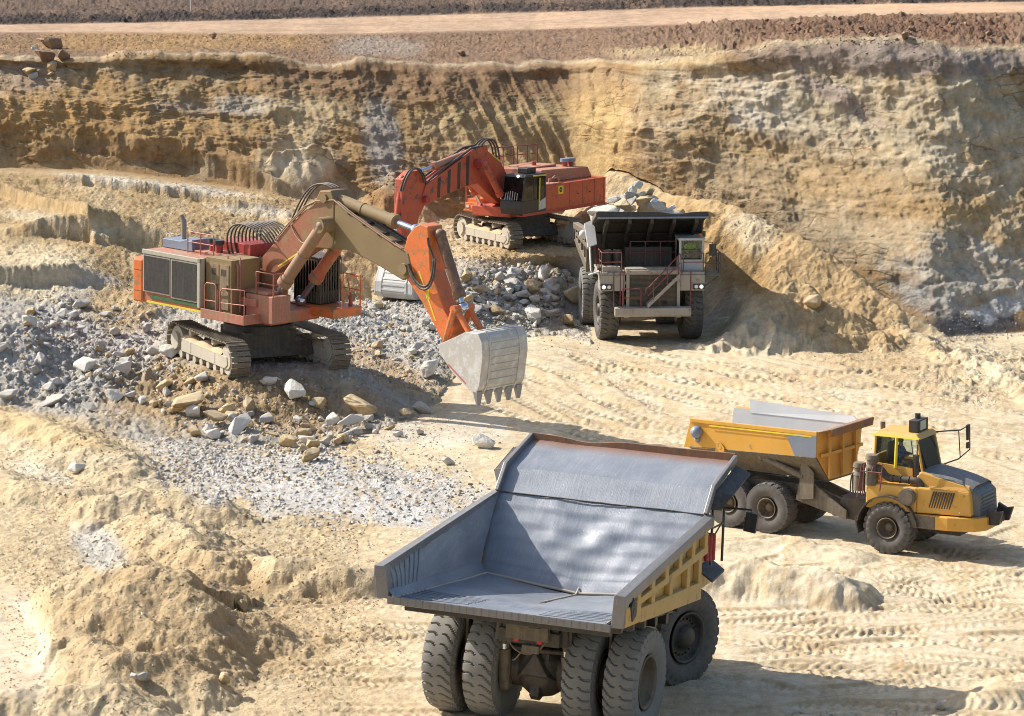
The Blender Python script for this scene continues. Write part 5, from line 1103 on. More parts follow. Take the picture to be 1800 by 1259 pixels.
# ------------------------------------------------------------------ hydraulic excavators (x forward along the house, y left, z up from the track soles)
def tracks(t, rz, gauge, hl, w, h, R=None):
    """two crawler tracks and the car body, turned by rz against the house"""
    T = Matrix.Rotation(rz, 4, 'Z'); r = h / 2
    for s in (1, -1):
        y = s * gauge / 2; L = 2 * hl - 2 * r; per = 2 * L + 2 * pi * r; n = int(per / .25)
        def at(u):
            u = u % per
            if u < L: return (-L / 2 + u, 0, 0.0)
            u -= L
            if u < pi * r: a = u / r; return (L / 2 + r * sin(a), r - r * cos(a), a)
            u -= pi * r
            if u < L: q = u / L; return (L / 2 - u, 2 * r - .05 * sin(pi * q), pi)
            a = (u - L) / r + pi; return (-L / 2 + r * sin(a), r - r * cos(a), a)
        m = MB(T)
        for k in range(n):
            x, z, a = at(k * per / n); M4 = Matrix.Translation((x, y, z)) @ Matrix.Rotation(-a, 4, 'Y')
            b = MB(M4); b.bx(-.10, .098, -w / 2, w / 2, .0, .05); b.bx(-.10, -.055, -w / 2, w / 2, -.05, .0); b.bx(.03, .055, -w / 2, w / 2, -.022, .0)
            for q in (-.17, .17): b.bx(-.03, .01, q * w - .03, q * w + .03, -.012, .002)
            b.bx(-.10, .10, -.14, .14, .055, .13)
            m.v_off = len(m.v); m.v += [(T @ Vector(v))[:] for v in b.v]; m.f += [tuple(i + m.v_off for i in f) for f in b.f]; m.sm += b.sm
        tr = m.build('track', M['shoe'], t)
        fr = MB(T); yo = y - s * -.0
        fr.prism([(-L / 2 + r * .75, .42), (L / 2 - r * .15, .42), (L / 2 + r * .2, .62), (L / 2 + r * .1, h - .66), (-L / 2 + r * .75, h - .60)], y - w * .40, y + w * .40)
        for q in range(7): fr.cyl((-L / 2 + L * (q + .7) / 7.4, y - w * .36, .26), (-L / 2 + L * (q + .7) / 7.4, y + w * .36, .26), .17, n=12)
        for q in (-.25, .2): fr.cyl((L * q, y - w * .3, h - .28), (L * q, y + w * .3, h - .28), .13, n=10)
        for q in (-.2, .28): fr.bx(L * q - .08, L * q + .08, y - w * .42, y + w * .42, .50, h - .64)
        fr.build('track_frame', M['trackframe'], tr, .02)
        for xx, rr, nm in ((L / 2, r - .16, 'idler'), (-L / 2, r - .16, 'sprocket')):
            i_ = MB(T); i_.cyl((xx, y - w * .30, r), (xx, y + w * .30, r), rr, n=24); i_.cyl((xx, y - w * (.36 if xx > 0 else .47), r), (xx, y + w * (.36 if xx > 0 else .47), r), rr * .62, n=20); i_.build(nm, M['trackframe'], tr, .02)
        du = MB(T); du.grid(lambda i, j: (-L / 2 + .5 + (L - 1.0) * i, y + (j - .5) * w * .82, h - .66 + .26 * sin(pi * j) ** .6 * (.35 + .65 * abs(sin(8.5 * i + .4)))), 30, 8); du.build('packed_soil', M['packed'], tr)
    c = MB(T); g = gauge / 2 - w * .4
    c.hexa([(-1.5, -g, .55), (1.5, -g, .55), (1.2, -g, 1.15), (-1.2, -g, 1.15)][::-1], [(-1.5, g, .55), (1.5, g, .55), (1.2, g, 1.15), (-1.2, g, 1.15)][::-1]); c.bx(-1.3, 1.3, -1.25, 1.25, .75, h + .05)
    c.build('car_body', M['dark'], t, .04)
    sr = MB(); sr.lathe([(1.55, 0), (1.55, .35)], 36, Matrix.Translation((0, 0, h - .05)) @ Matrix.Rotation(radians(90), 4, 'X')); sr.cyl((0, 0, h), (0, 0, h + .45), 1.4, n=36); sr.build('slew_ring', M['black'], t)
M['packed'] = paint('packed soil on the track', (.48, .35, .19), .95, 0, .5, streak=False, bump=.4)
def ram(t, name, a, b, split, r, rr, mat, lug=True):
    """a hydraulic cylinder: barrel from a to the split, bright rod from there to b"""
    a, b = Vector(a), Vector(b); s = a + (b - a) * split; d = (b - a).normalized()
    m = MB(); m.cyl(a, s, r, n=16); m.cyl(s - d * .28, s + d * .04, r * 1.22, n=16); m.sphere(a, r * 1.15); m.cyl(a + (b - a) * split * .5 - d * .03, a + (b - a) * split * .5 + d * .03, r * 1.10, n=16)
    o = m.build(name, mat, t)
    k = MB(); k.cyl(s, b, rr, n=12); k.sphere(b, rr * 1.9, 10); k.build('piston_rod', M['chrome'], o)
    return o
def bucket(t, plate, wy, back, teeth, hinge, mat, nteeth=5, top=None, tooth_dir=(.05, -.50)):
    """plate: outline of a side cheek in (x, z); back: run of the outline that carries the shell"""
    h = holder('bucket', t); m = MB()
    for s in (1, -1): m.prism(plate, s * wy - .05, s * wy + .05)
    m.build('cheek', mat, h, .015)
    b = MB(); th = .09; cx = sum(p[0] for p in plate) / len(plate); cz = sum(p[1] for p in plate) / len(plate)
    for (xa, za), (xb, zb) in zip(back[:-1], back[1:]):
        nx, nz = zb - za, -(xb - xa); l = math.hypot(nx, nz); nx, nz = nx / l, nz / l
        if nx * ((xa + xb) / 2 - cx) + nz * ((za + zb) / 2 - cz) < 0: nx, nz = -nx, -nz
        q = [(xa, za), (xb, zb), (xb - nx * th, zb - nz * th), (xa - nx * th, za - nz * th)]
        b.prism(q, -wy + .05, wy - .05)
        l = math.hypot(xb - xa, zb - za); n = max(1, round(l / .34))
        for k in range(n):
            f = (k + .5) / n; px, pz = xa + (xb - xa) * f, za + (zb - za) * f; dx, dz = (xb - xa) / l * .05, (zb - za) / l * .05
            b.prism([(px - dx, pz - dz), (px + dx, pz + dz), (px + dx + nx * .03, pz + dz + nz * .03), (px - dx + nx * .03, pz - dz + nz * .03)], -wy * .62, wy * .62)
        for s in (1, -1): b.prism([(xa, za), (xb, zb), (xb + nx * .035, zb + nz * .035), (xa + nx * .035, za + nz * .035)], s * wy * .68 - .05, s * wy * .68 + .05)
    b.build('shell', mat, h, .01)
    ea = MB()
    for s in (-.32, .32): ea.prism([(hinge[0] - .28, hinge[1] - .15), (hinge[0] - .05, hinge[1] + .22), (top[0], top[1] + .25), (top[0] + .35, top[1] - .05), (hinge[0] + .2, hinge[1] - .25)], s - .06, s + .06)
    ea.build('hinge_lug', mat, h, .01)
    for k in range(nteeth):
        y = -wy + .12 + (2 * wy - .24) * k / (nteeth - 1); x, z = teeth; dx, dz = tooth_dir
        q = MB(); q.hexa([(x - .12, y - .19, z + .1), (x + .12, y - .19, z + .1), (x + .12, y + .19, z + .1), (x - .12, y + .19, z + .1)][::-1], [(x + dx - .03, y - .10, z + dz), (x + dx + .03, y - .10, z + dz), (x + dx + .03, y + .10, z + dz), (x + dx - .03, y + .10, z + dz)][::-1]); q.build('tooth', M['toothsteel'], h, .01)
M['toothsteel'] = paint('worn tooth steel', (.27, .27, .28), .5, .4, .3, streak=False)
M['cyl_brown'] = paint('dark brown dusty cylinder', (.13, .055, .03), .55, 0, .3, worn=(.24, .10, .05), wornamt=.4)
M['steelpipe'] = paint('weathered steel pipe', (.30, .27, .24), .5, .4, .25)
M['khaki_door'] = paint('grimy door paint', (.26, .17, .08), .7, 0, .5, worn=(.16, .11, .06), wornamt=.6)
M['louvre'] = paint('dusty louvre', (.30, .275, .24), .7, 0, .4, streak=False)
def louvre(t, x0, x1, y, z0, z1, out, framemat):
    g = MB(); f = .07
    g.bx(x0, x0 + f, y - .05, y + .05, z0, z1); g.bx(x1 - f, x1, y - .05, y + .05, z0, z1); g.bx(x0 + f, x1 - f, y - .05, y + .05, z1 - f, z1); g.bx(x0 + f, x1 - f, y - .05, y + .05, z0, z0 + f)
    o = g.build('radiator_door', framemat, t, .01)
    s = MB(); n = int((z1 - z0 - .16) / .135)
    for k in range(n): s.box(((x0 + x1) / 2, y, z0 + .12 + (z1 - z0 - .24) * k / (n - 1)), (x1 - x0 - 2 * f, .09, .045), ('X', .5 * out))
    s.build('louvre', M['louvre'], o)
    b = MB(); b.bx(x0 + f, x1 - f, y + .06 * -out - .01, y + .06 * -out + .01, z0 + f, z1 - f); b.build('radiator_core', M['black'], o)

# ---- the dusty excavator at the left
def excavator_left():
    a, au = radians(-42), radians(-60)
    t = thing('excavator', 'dusty orange and khaki excavator on the rubble mound with its pale bucket lowered', 'excavator', (-11.4, 133.4, 1.65), (0, radians(2), a))
    tracks(t, au - a, 4.9, 3.5, .92, 1.62)
    O = M['orange']
    hb = MB(); hb.bx(-4.66, -.95, -2.68, 2.4, 2.52, 4.80); hb.bx(-4.6, 2.4, -1.5, 1.5, 2.2, 2.75); hb.build('engine_house', O, t, .05)
    rf = MB(); rf.bx(-4.62, -.90, -2.72, 2.42, 4.80, 4.88); rf.bx(-2.9, -.2, -1.6, .6, 4.88, 5.0); rf.build('roof_deck', M['salmon'], t, .03)
    cw = MB(); cw.prism_z([(-4.67, -2.75), (-5.3, -2.75), (-5.55, -2.45), (-5.7, -1.5), (-5.7, 1.5), (-5.5, 2.4), (-4.67, 2.5)], 2.45, 4.42); cw.build('counterweight', M['orange_bright'], t, .08)
    ct = MB(); ct.bx(-4.66, -.80, -2.80, -2.69, 4.70, 4.90); ct.bx(-.98, -.80, -2.80, -2.5, 2.7, 4.9); ct.build('house_trim', M['trackframe'], t, .02)
    louvre(t, -4.60, -2.78, -2.72, 2.98, 4.68, 1, M['trackframe']); louvre(t, -2.74, -.98, -2.72, 2.90, 4.68, 1, M['trackframe'])
    for z in (2.95, 3.9): sm2 = MB(); sm2.bx(-5.72, -4.67, -2.755, -2.748, z, z + .02) if False else sm2.bx(-5.25, -4.70, -2.756, -2.748, z, z + .025); sm2.build('panel_seam', M['dark'], t)
    gs = MB(); gs.bx(-4.2, -.9, -2.735, -2.70, 2.72, 2.86); gs.build('green_stripe', M['green'], t)
    ys = MB(); ys.bx(-4.4, -.75, -2.735, -2.69, 2.50, 2.58); ys.build('reflective_strip', M['line_yellow'], t)
    pn = MB(); pn.bx(-.78, .85, -2.45, -.75, 2.55, 4.98); pn.bx(-.5, .75, -2.46, -2.45, 2.8, 4.8); pn.build('pump_housing', M['khaki'], t, .04)
    for x0, x1, z0, z1 in ((-.46, .08, 2.75, 4.75), (.14, .72, 2.75, 4.75)):
        dr = MB(); dr.bx(x0, x1, -2.485, -2.462, z0, z1); dd = dr.build('service_door', M['khaki_door'], t, .008)
        dr = MB(); dr.bx(x1 - .12, x1 - .07, -2.51, -2.487, (z0 + z1) / 2 - .12, (z0 + z1) / 2 + .12); dr.build('handle', M['black'], dd)
        dr = MB(); dr.bx(x0 + .08, x1 - .16, -2.49, -2.486, z1 - .5, z1 - .2); dr.build('vent', M['dark'], dd)
    rb = MB(); rb.bx(-1.9, .2, -.7, .9, 4.9, 5.45); rb.build('valve_cover', M['red_dark'], t, .03)
    mf = MB(); mf.prism([(-4.55, 4.9), (-4.55, 5.30), (-3.4, 5.30), (-3.0, 5.42), (-2.6, 5.42), (-2.55, 4.9)], -1.65, -.55); mf.build('exhaust_housing', M['bluegrey'], t, .03)
    ep = MB(); ep.tube([(-3.75, -1.1, 5.3), (-3.75, -1.1, 5.95), (-3.78, -1.1, 6.12), (-3.95, -1.1, 6.32)], .12, 12); ep.build('exhaust_stack', M['steelpipe'], t)
    for x, y in ((-1.75, -1.15), (-1.2, -1.3)):
        q = MB(); q.cyl((x, y, 4.95), (x, y, 5.38), .17, n=16); oo = q.build('air_cleaner', M['red_dark'], t); q = MB(); q.cyl((x, y, 5.38), (x, y, 5.56), .24, n=18); q.build('cap', M['black'], oo, .03)
    pl = MB(); pl.bx(-.75, 2.0, -2.75, -1.75, 2.32, 2.42); pl.bx(-.75, 2.0, -2.80, -2.75, 2.30, 2.72); pl.bx(2.0, 2.05, -2.8, -1.75, 2.30, 2.74); pl.build('catwalk', M['salmon'], t, .015)
    bx = MB(); bx.bx(1.15, 2.85, -1.85, -.75, 2.35, 3.55); bx.bx(.75, 1.9, -1.95, -.75, 3.0, 3.35); bx.bx(.9, 2.4, -1.7, -.8, 3.55, 3.68); bx.build('tool_box', M['salmon'], t, .03)
    r = MB(); r.tube([(-.55, -2.72, 2.4), (-.55, -2.72, 3.75), (-.45, -2.72, 3.88), (.05, -2.72, 3.9), (.18, -2.72, 3.8), (.18, -2.72, 2.7)], .03); r.tube([(-.5, -2.72, 3.1), (.15, -2.72, 3.12)], .025)
    r.tube([(.45, -2.72, 2.4), (.45, -2.72, 3.6), (.58, -2.72, 3.75), (2.0, -2.72, 3.85), (2.0, -2.72, 2.4)], .03); r.tube([(.45, -2.72, 3.1), (2.0, -2.72, 3.18)], .025); r.tube([(1.2, -2.72, 2.4), (1.2, -2.72, 3.8)], .025)
    r.build('handrail', M['pinkrail'], t)
    r2 = MB(); r2.tube([(.25, -2.1, 2.7), (.25, -2.1, 5.1), (1.05, -2.1, 5.1), (1.05, -2.1, 2.7)], .028); r2.tube([(.25, -2.1, 4.3), (1.05, -2.1, 4.3)], .025); r2.tube([(.55, -2.2, 3.7), (.55, -2.2, 4.75), (.65, -2.2, 4.85), (.9, -2.2, 4.85), (1.0, -2.2, 4.75), (1.0, -2.2, 3.7)], .035)
    rail(r2, [(-2.6, -1.9, 4.9), (-.9, -1.9, 4.9)], .03, .95); rail(r2, [(1.7, -1.75, 3.55), (2.8, -1.75, 3.55), (2.8, -.9, 3.55)], .028, 1.0); r2.build('deck_rail', M['pinkrail'], t)
    # far side: cab behind vertical guard bars, and its platform
    fp = MB(); fp.bx(.9, 3.75, 1.0, 2.78, 2.40, 2.82); fp.build('cab_platform', M['orange_bright'], t, .03)
    cb = holder('cab', t); c = MB(); c.bx(.9, 2.45, 1.35, 2.65, 2.85, 3.4); c.bx(.85, 2.5, 1.3, 2.7, 4.75, 4.95)
    for x in (.95, 2.4):
        for y in (1.4, 2.6): c.bx(x - .06, x + .06, y - .06, y + .06, 3.4, 4.75)
    c.bx(.9, 1.0, 1.35, 2.65, 3.4, 4.75); c.build('cab_shell', M['dark'], cb, .03)
    g = MB(); g.bx(2.42, 2.44, 1.45, 2.55, 3.4, 4.75); g.bx(1.0, 2.35, 1.36, 1.38, 3.4, 4.75); g.bx(1.0, 2.35, 2.62, 2.64, 3.4, 4.75); g.build('cab_window', M['glass_dark'], cb)
    gb = MB()
    for k in range(9): gb.tube([(2.56, 1.38 + k * .155, 2.9), (2.56, 1.38 + k * .155, 4.9)], .022)
    for k in range(9): gb.tube([(.95 + k * .18, 1.30, 2.9), (.95 + k * .18, 1.30, 4.85)], .022)
    gb.build('guard_bars', M['grime'], cb)
    st = MB(); st.bx(1.2, 1.6, 1.75, 2.25, 3.0, 3.5); st.bx(1.12, 1.22, 1.75, 2.25, 3.5, 4.2); st.build('seat', M['seat'], cb)
    pr = MB(); rail(pr, [(2.6, 2.72, 2.82), (3.7, 2.72, 2.82), (3.7, 1.6, 2.82)], .03, 1.35); pr.tube([(2.9, 2.72, 3.9), (3.2, 2.72, 2.82)], .03); pr.build('platform_rail', M['orange_bright'], t)
    fe = MB(); fe.cyl((3.45, 2.35, 2.82), (3.45, 2.35, 3.3), .09); fe.cyl((3.45, 2.35, 3.3), (3.45, 2.35, 3.42), .04); fe.build('fire_extinguisher', M['red_dark'], t)
    # boom
    bo = MB(); bo.prism([(.35, 3.9), (.55, 2.95), (1.0, 2.75), (1.35, 3.0), (1.6, 4.35), (3.8, 5.71), (5.2, 5.84), (5.2, 7.92), (4.98, 8.37), (4.31, 8.3), (3.88, 7.59), (3.32, 7.29), (2.2, 6.33), (.27, 4.56)], -.5, .5); bo.build('boom', M['boom_orange'], t, .05)
    bo2 = MB(); bo2.prism([(5.2, 5.84), (6.13, 5.91), (7.67, 5.51), (9.35, 5.0), (9.75, 5.15), (9.9, 5.5), (9.65, 6.2), (7.73, 6.84), (6.1, 7.48), (5.2, 7.92)], -.48, .48); bo2.build('boom_foreend', M['boom_orange'], t, .05)
    for x, z, hw_, r_ in ((9.45, 5.5, .62, .24), (4.95, 6.9, 1.2, .34), (4.6, 8.0, .6, .2), (.9, 3.1, .7, .3)): bp = MB(); bp.cyl((x, -hw_, z), (x, hw_, z), r_, n=18); bp.build('pivot_pin', M['khaki'], t)
    tp = MB(); tp.plate([(1.75, -.503, 4.62), (3.7, -.503, 5.78), (3.7, -.503, 5.86), (1.75, -.503, 4.70)], .008); tp.build('reflective_strip', M['line_yellow'], t)
    for s in (1, -1): ram(t, 'boom_cylinder', (5.0, .95 * s, 6.9), (1.75, .95 * s, 3.0), .73, .27, .14, M['orange'] if s > 0 else M['boom_dust'])
    ram(t, 'stick_cylinder', (4.6, 0, 8.0), (9.62, 0, 7.15), .76, .27, .13, M['khaki'])
    stk = MB(); stk.prism([(9.55, 6.9), (9.95, 7.35), (10.3, 7.52), (10.75, 7.45), (10.8, 7.0), (10.95, 5.6), (11.8, 4.0), (12.3, 3.4), (12.2, 3.0), (11.75, 2.65), (10.66, 4.02), (9.55, 5.1), (9.2, 5.4), (9.25, 5.9)], -.45, .45); stk.build('stick', M['orange_bright'], t, .05)
    yt = MB(); yt.plate([(10.25, -.453, 5.5), (10.33, -.453, 5.5), (11.35, -.453, 3.5), (11.27, -.453, 3.5)], .006); yt.plate([(10.6, -.453, 4.95), (10.85, -.453, 4.95), (10.95, -.453, 4.4), (10.75, -.453, 4.4)], .006); yt.build('yellow_mark', M['line_yellow'], t)
    ram(t, 'bucket_cylinder', (11.05, 0, 7.1), (12.45, 0, 4.2), .86, .23, .13, M['cyl_brown'])
    lk = MB()
    for s in (1, -1):
        lk.cyl((12.4, .5 * s, 4.15), (11.95, .5 * s, 2.85), .14, .12); lk.cyl((12.4, .38 * s, 4.15), (13.2, .38 * s, 3.25), .14, .13)
    lk.cyl((12.4, -.6, 4.15), (12.4, .6, 4.15), .17); lk.build('bucket_link', M['orange_bright'], t)
    P = [(12.35, 2.75), (13.95, 3.50), (14.6, 3.53), (14.82, 3.2), (14.89, 2.61), (14.74, 1.35), (14.5, .94), (13.27, 1.66), (12.45, 2.42)]
    bucket(t, P, 1.35, [(12.5, 2.82), (13.95, 3.50), (14.6, 3.53), (14.82, 3.2), (14.89, 2.61), (14.82, 2.0), (14.74, 1.35), (14.5, .94)], (14.52, .98), (12.15, 2.6), M['bucket'], top=(13.1, 3.1))
    rl = MB(); rl.plate([(12.95, -1.403, 1.98), (13.0, -1.403, 2.03), (14.0, -1.403, 1.38), (13.95, -1.403, 1.33)], .006); rl.build('red_mark', M['pinkrail'], t)
    hs = MB()
    for k in range(10):
        y = -1.15 + k * .21
        hs.tube(bez((-.15 + .04 * k, y, 4.2), (-1.4, y, 5.6), (-.9 + .03 * k, y, 6.75), (.7, y * .95, 6.3), 12) + bez((.7, y * .95, 6.3), (1.0, y * .95, 6.18), (1.2, y * .95, 6.0), (1.5, y * .9, 5.6 + .1 * abs(y)), 6)[1:], .042)
    for k in range(3): hs.tube(bez((2.2, -.3 + .2 * k, 6.45), (3.0, -.3 + .2 * k, 8.0), (3.6, -.35 + .2 * k, 8.9), (4.9, -.3 + .2 * k, 8.45), 12), .04)
    hs.build('hydraulic_hose', M['hose'], t)
    h2 = MB(); h2.tube(bez((9.75, -.55, 5.75), (10.2, -.65, 4.9), (11.3, -.65, 4.3), (11.25, -.6, 6.1), 14), .06); h2.tube(bez((9.75, -.55, 5.6), (10.3, -.75, 4.7), (11.5, -.75, 4.2), (11.35, -.6, 6.2), 14), .05); h2.tube([(11.25, -.55, 6.1), (10.85, -.5, 6.7), (10.8, -.5, 7.0)], .05)
    h2.build('hydraulic_hose', M['hose'], t)
    p2 = MB()
    for y in (-.52, -.38): p2.tube([(1.6, y, 5.85), (2.3, y, 6.55), (3.4, y, 7.50), (4.2, y - .05, 7.85), (5.2, y, 7.98), (6.1, y, 7.55), (7.7, y, 6.92), (9.3, y, 6.35)], .035)
    p2.tube(bez((2.6, -.54, 6.6), (3.2, -.7, 5.8), (3.9, -.7, 5.6), (4.6, -.9, 6.6)), .035); p2.build('hydraulic_pipe', M['boom_dust'], t)
    h3 = MB()
    for y in (.1, .3): h3.tube([(5.3, y, 7.92), (6.2, y, 7.62), (7.8, y, 6.98), (9.0, y, 6.55), (9.6, y, 6.2)], .05)
    h3.build('hydraulic_hose', M['hose'], t)
    for x, z in ((6.1, 7.5), (7.0, 7.13), (7.9, 6.80), (8.7, 6.55)):
        c = MB(); c.box((x, -.2, z), (.12, .66, .10), ('Y', .38)); c.build('pipe_clamp', M['black'], t)
    person('operator in a lime vest in the barred cab of the dusty excavator', world_of(t, (1.4, 2.0, 3.5)), a, M['hivis'])
def boom_mat():
    m = paint('dusty orange boom paint', (.36, .11, .055), .55, 0, .5, dustcol=(.38, .245, .13), worn=(.30, .185, .09), wornamt=.5, scale=.7)
    nt = m.node_tree; bs = nt.nodes['Principled BSDF']; src = bs.inputs['Base Color'].links[0].from_socket
    tc = nd(nt, 'ShaderNodeTexCoord').outputs['Object']; sx = nd(nt, 'ShaderNodeSeparateXYZ'); nt.links.new(tc, sx.inputs[0])
    n = noise(nt, tc, 1.1, 6, .65); f = math_(nt, 'ADD', sx.outputs[0], math_(nt, 'MULTIPLY', n, 3.0))
    mr = nd(nt, 'ShaderNodeMapRange'); mr.inputs[1].default_value = 4.6; mr.inputs[2].default_value = 6.6; nt.links.new(f, mr.inputs[0])
    k = mix(nt, noise(nt, tc, .8, 6), (.17, .115, .05), (.30, .205, .092))
    nt.links.new(mix(nt, mr.outputs[0], src, k), bs.inputs['Base Color']); return m
M['boom_orange'] = boom_mat()
M['boom_dust'] = paint('dust coated cylinder', (.34, .17, .09), .6, 0, .5, dustcol=(.38, .27, .16), worn=(.26, .18, .11), wornamt=.6)
excavator_left()

# ---- the red excavator under the wall
def excavator_right():
    a, au = radians(-125), radians(-61)
    t = thing('excavator', 'orange red excavator on the upper bench with black cab facing us', 'excavator', (.4, 166.4, 3.0), (0, 0, a))
    tracks(t, au - a, 4.0, 3.3, .80, 1.50)
    Rd = M['red']
    hb = MB(); hb.bx(-5.0, .72, .5, 2.3, 1.95, 3.42); hb.bx(-4.9, 2.6, -1.4, 1.2, 1.75, 2.3); hb.bx(-5.0, -.2, -2.3, .5, 1.95, 3.4); hb.build('engine_house', Rd, t, .05)
    cw = MB(); cw.prism_z([(-5.0, -2.3), (-5.5, -1.9), (-5.6, 0), (-5.5, 1.9), (-5.25, 2.3), (-5.0, 2.3)], 1.9, 3.42); cw.build('counterweight', Rd, t, .08)
    for x in (-4.1, -2.9, -1.6): sm2 = MB(); sm2.bx(x, x + .03, 2.298, 2.308, 2.1, 3.38); sm2.build('panel_seam', M['maroon'], t)
    for x in (-3.7, -2.5): sm2 = MB(); sm2.bx(x, x + .16, 2.30, 2.33, 2.7, 2.76); sm2.build('door_handle', M['black'], t)
    sk = MB(); sk.bx(-5.1, 3.0, 2.3, 2.36, 1.90, 2.06); sk.bx(-5.1, 3.0, 1.9, 2.3, 1.90, 1.97); sk.build('house_sill', M['red_dark'], t, .015)
    up = MB(); up.hexa([(-4.9, -2.2, 3.42), (-.3, -2.2, 3.42), (-.3, 1.35, 3.42), (-4.9, 1.6, 3.42)], [(-4.7, -2.1, 4.0), (-.3, -2.1, 4.12), (-.4, 1.25, 4.12), (-4.7, 1.45, 4.0)]); up.bx(-3.4, -1.2, -1.6, .2, 4.05, 4.18); up.build('engine_hood', M['salmon'], t, .05)
    for x, y in ((-3.7, .55), (-4.15, .65)):
        q = MB(); q.cyl((x, y, 3.95), (x, y, 4.28), .16, n=16); oo = q.build('air_cleaner', M['red_dark'], t); q = MB(); q.cyl((x, y, 4.28), (x, y, 4.48), .27, n=18); q.build('cap', M['bluegrey'], oo, .03)
    ex = MB(); ex.cyl((-2.0, -.4, 4.15), (-2.0, -.4, 4.40), .14); ex.build('exhaust_stack', M['red_dark'], t)
    rl = MB(); rail(rl, [(-4.9, -2.15, 4.0), (-2.9, -2.15, 4.05)], .035, 1.05); rail(rl, [(-2.5, -2.15, 4.05), (-.5, -2.15, 4.12)], .035, 1.05); rl.build('deck_rail', M['maroon'], t)
    rl = MB(); rail(rl, [(-.2, -1.2, 3.6), (1.0, -1.2, 3.6)], .03, 1.1); rl.build('handrail', M['pinkrail'], t)
    sh = MB(); sh.bx(-.85, .7, 1.3, 2.25, 3.42, 3.48); sh.tube([(-.7, 2.2, 3.45), (-.7, 2.2, 3.75), (.3, 2.2, 3.75), (.3, 2.2, 3.45)], .03); sh.tube(bez((-.5, 1.7, 3.5), (-.9, 1.8, 3.9), (-1.2, 1.7, 3.8), (-1.3, 1.6, 3.5)), .05); sh.build('access_step', M['salmon'], t)
    sg = MB(); sg.bx(-.95, -.45, 2.302, 2.312, 2.85, 3.30); sg.build('warning_sign', M['line_yellow'], t)
    sy = MB(); sy.lathe([(.05, 0), (.14, 0), (.14, .01), (.05, .01)], 16, Matrix.Translation((-.7, 2.313, 3.08))); sy.build('warning_symbol', M['black'], t)
    # cab
    cb = holder('cab', t); y0, y1 = .88, 2.32
    c = MB(); c.prism([(.75, 2.0), (3.0, 2.0), (3.12, 2.35), (3.05, 2.75), (.75, 2.75)], y0, y1); c.hexa([(.72, y0, 4.02), (2.78, y0, 4.02), (2.78, y1, 4.02), (.72, y1, 4.02)], [(.8, y0 + .05, 4.14), (2.55, y0 + .05, 4.14), (2.55, y1 - .05, 4.14), (.8, y1 - .05, 4.14)])
    for x, xt in ((.80, .80), (1.85, 1.85), (3.0, 2.72)):
        for y in (y0 + .05, y1 - .05): c.tube([(x, y, 2.7), (xt, y, 4.05)], .05, 5)
    c.bx(.75, .82, y0, y1, 2.7, 4.05); c.build('cab_shell', M['black'], cb, .03)
    g = MB(); g.plate([(3.03, y0 + .06, 2.7), (3.03, y1 - .06, 2.7), (2.74, y1 - .06, 4.03), (2.74, y0 + .06, 4.03)], .012); g.plate([(.85, y1 - .04, 2.72), (.85, y1 - .04, 4.03), (2.70, y1 - .04, 4.03), (2.98, y1 - .04, 2.72)], .012); g.plate([(.85, y0 + .04, 2.72), (2.98, y0 + .04, 2.72), (2.70, y0 + .04, 4.03), (.85, y0 + .04, 4.03)], .012); g.build('cab_window', M['glass_dark'], cb)
    yl = MB(); yl.tube([(1.45, y1 + .01, 2.35), (1.38, y1 + .01, 3.9)], .045); yl.tube([(.78, y1 + .01, 4.02), (2.0, y1 + .01, 4.05)], .04); yl.build('reflective_strip', M['line_yellow'], cb)
    dp = MB(); dp.plate([(.82, y1 + .015, 2.2), (1.5, y1 + .015, 2.15), (1.45, y1 + .015, 2.6), (.82, y1 + .015, 2.8)][::-1], .012); dp.build('pale_panel', M['white'], cb)
    gr = MB()
    for k in range(6): gr.plate([(3.075, 1.15 + k * .16, 2.80), (3.075, 1.19 + k * .16, 2.80), (3.02 - .02, 1.24 + k * .15, 3.15 + .05 * (3 - abs(k - 2.5))), (3.02 - .02, 1.20 + k * .15, 3.15 + .05 * (3 - abs(k - 2.5)))], .01)
    gr.build('window_guard', M['white'], cb)
    ac = MB(); ac.bx(1.1, 1.9, 1.2, 1.9, 4.14, 4.45); ac.build('roof_unit', M['black'], cb, .05)
    lmp = MB(); lmp.cyl((2.72, 1.85, 4.08), (2.80, 1.85, 4.06), .08); lmp.build('work_light', M['lamp_on'], cb)
    st = MB(); st.bx(1.2, 1.65, 1.35, 1.85, 2.3, 2.75); st.bx(1.1, 1.2, 1.35, 1.85, 2.7, 3.5); st.build('seat', M['seat'], cb)
    # right hand walkway with its little box
    rp = MB(); rp.bx(-.4, 2.1, -2.3, -1.3, 1.85, 1.98); rp.bx(.4, 1.9, -2.2, -1.35, 1.98, 2.55); rp.bx(-.4, .4, -2.2, -1.35, 1.98, 3.0); rp.bx(1.9, 2.1, -2.2, -1.35, 1.98, 2.35); rp.build('tool_box', M['orange_bright'], t, .03)
    r = MB(); rail(r, [(.4, -2.25, 2.0), (1.9, -2.25, 2.0)], .03, 1.3); r.build('walkway_rail', M['pinkrail'], t)
    hm = MB(); hm.box((2.12, -1.65, 2.15), (.03, .16, .14)); hm.box((2.12, -2.0, 2.15), (.03, .16, .14)); hm.build('work_light', M['lamp_off'], t)
    bo = MB(); bo.prism([(1.15, 2.2), (1.5, 2.05), (1.91, 2.33), (2.56, 2.51), (3.62, 3.16), (4.46, 3.73), (5.71, 3.65), (7.77, 3.28), (9.1, 2.95), (9.3, 3.1), (9.35, 3.6), (9.1, 4.06), (6.94, 4.84), (4.98, 5.54), (4.45, 5.68), (3.61, 5.50), (2.34, 4.85), (1.7, 4.05), (1.1, 3.0)], -.36, .36); bo.build('boom', M['red'], t, .05)
    br = MB()
    for s in (.2, -.2): br.prism([(3.3, 5.3), (3.45, 5.75), (3.8, 5.75), (4.2, 5.5)], s - .05, s + .05)
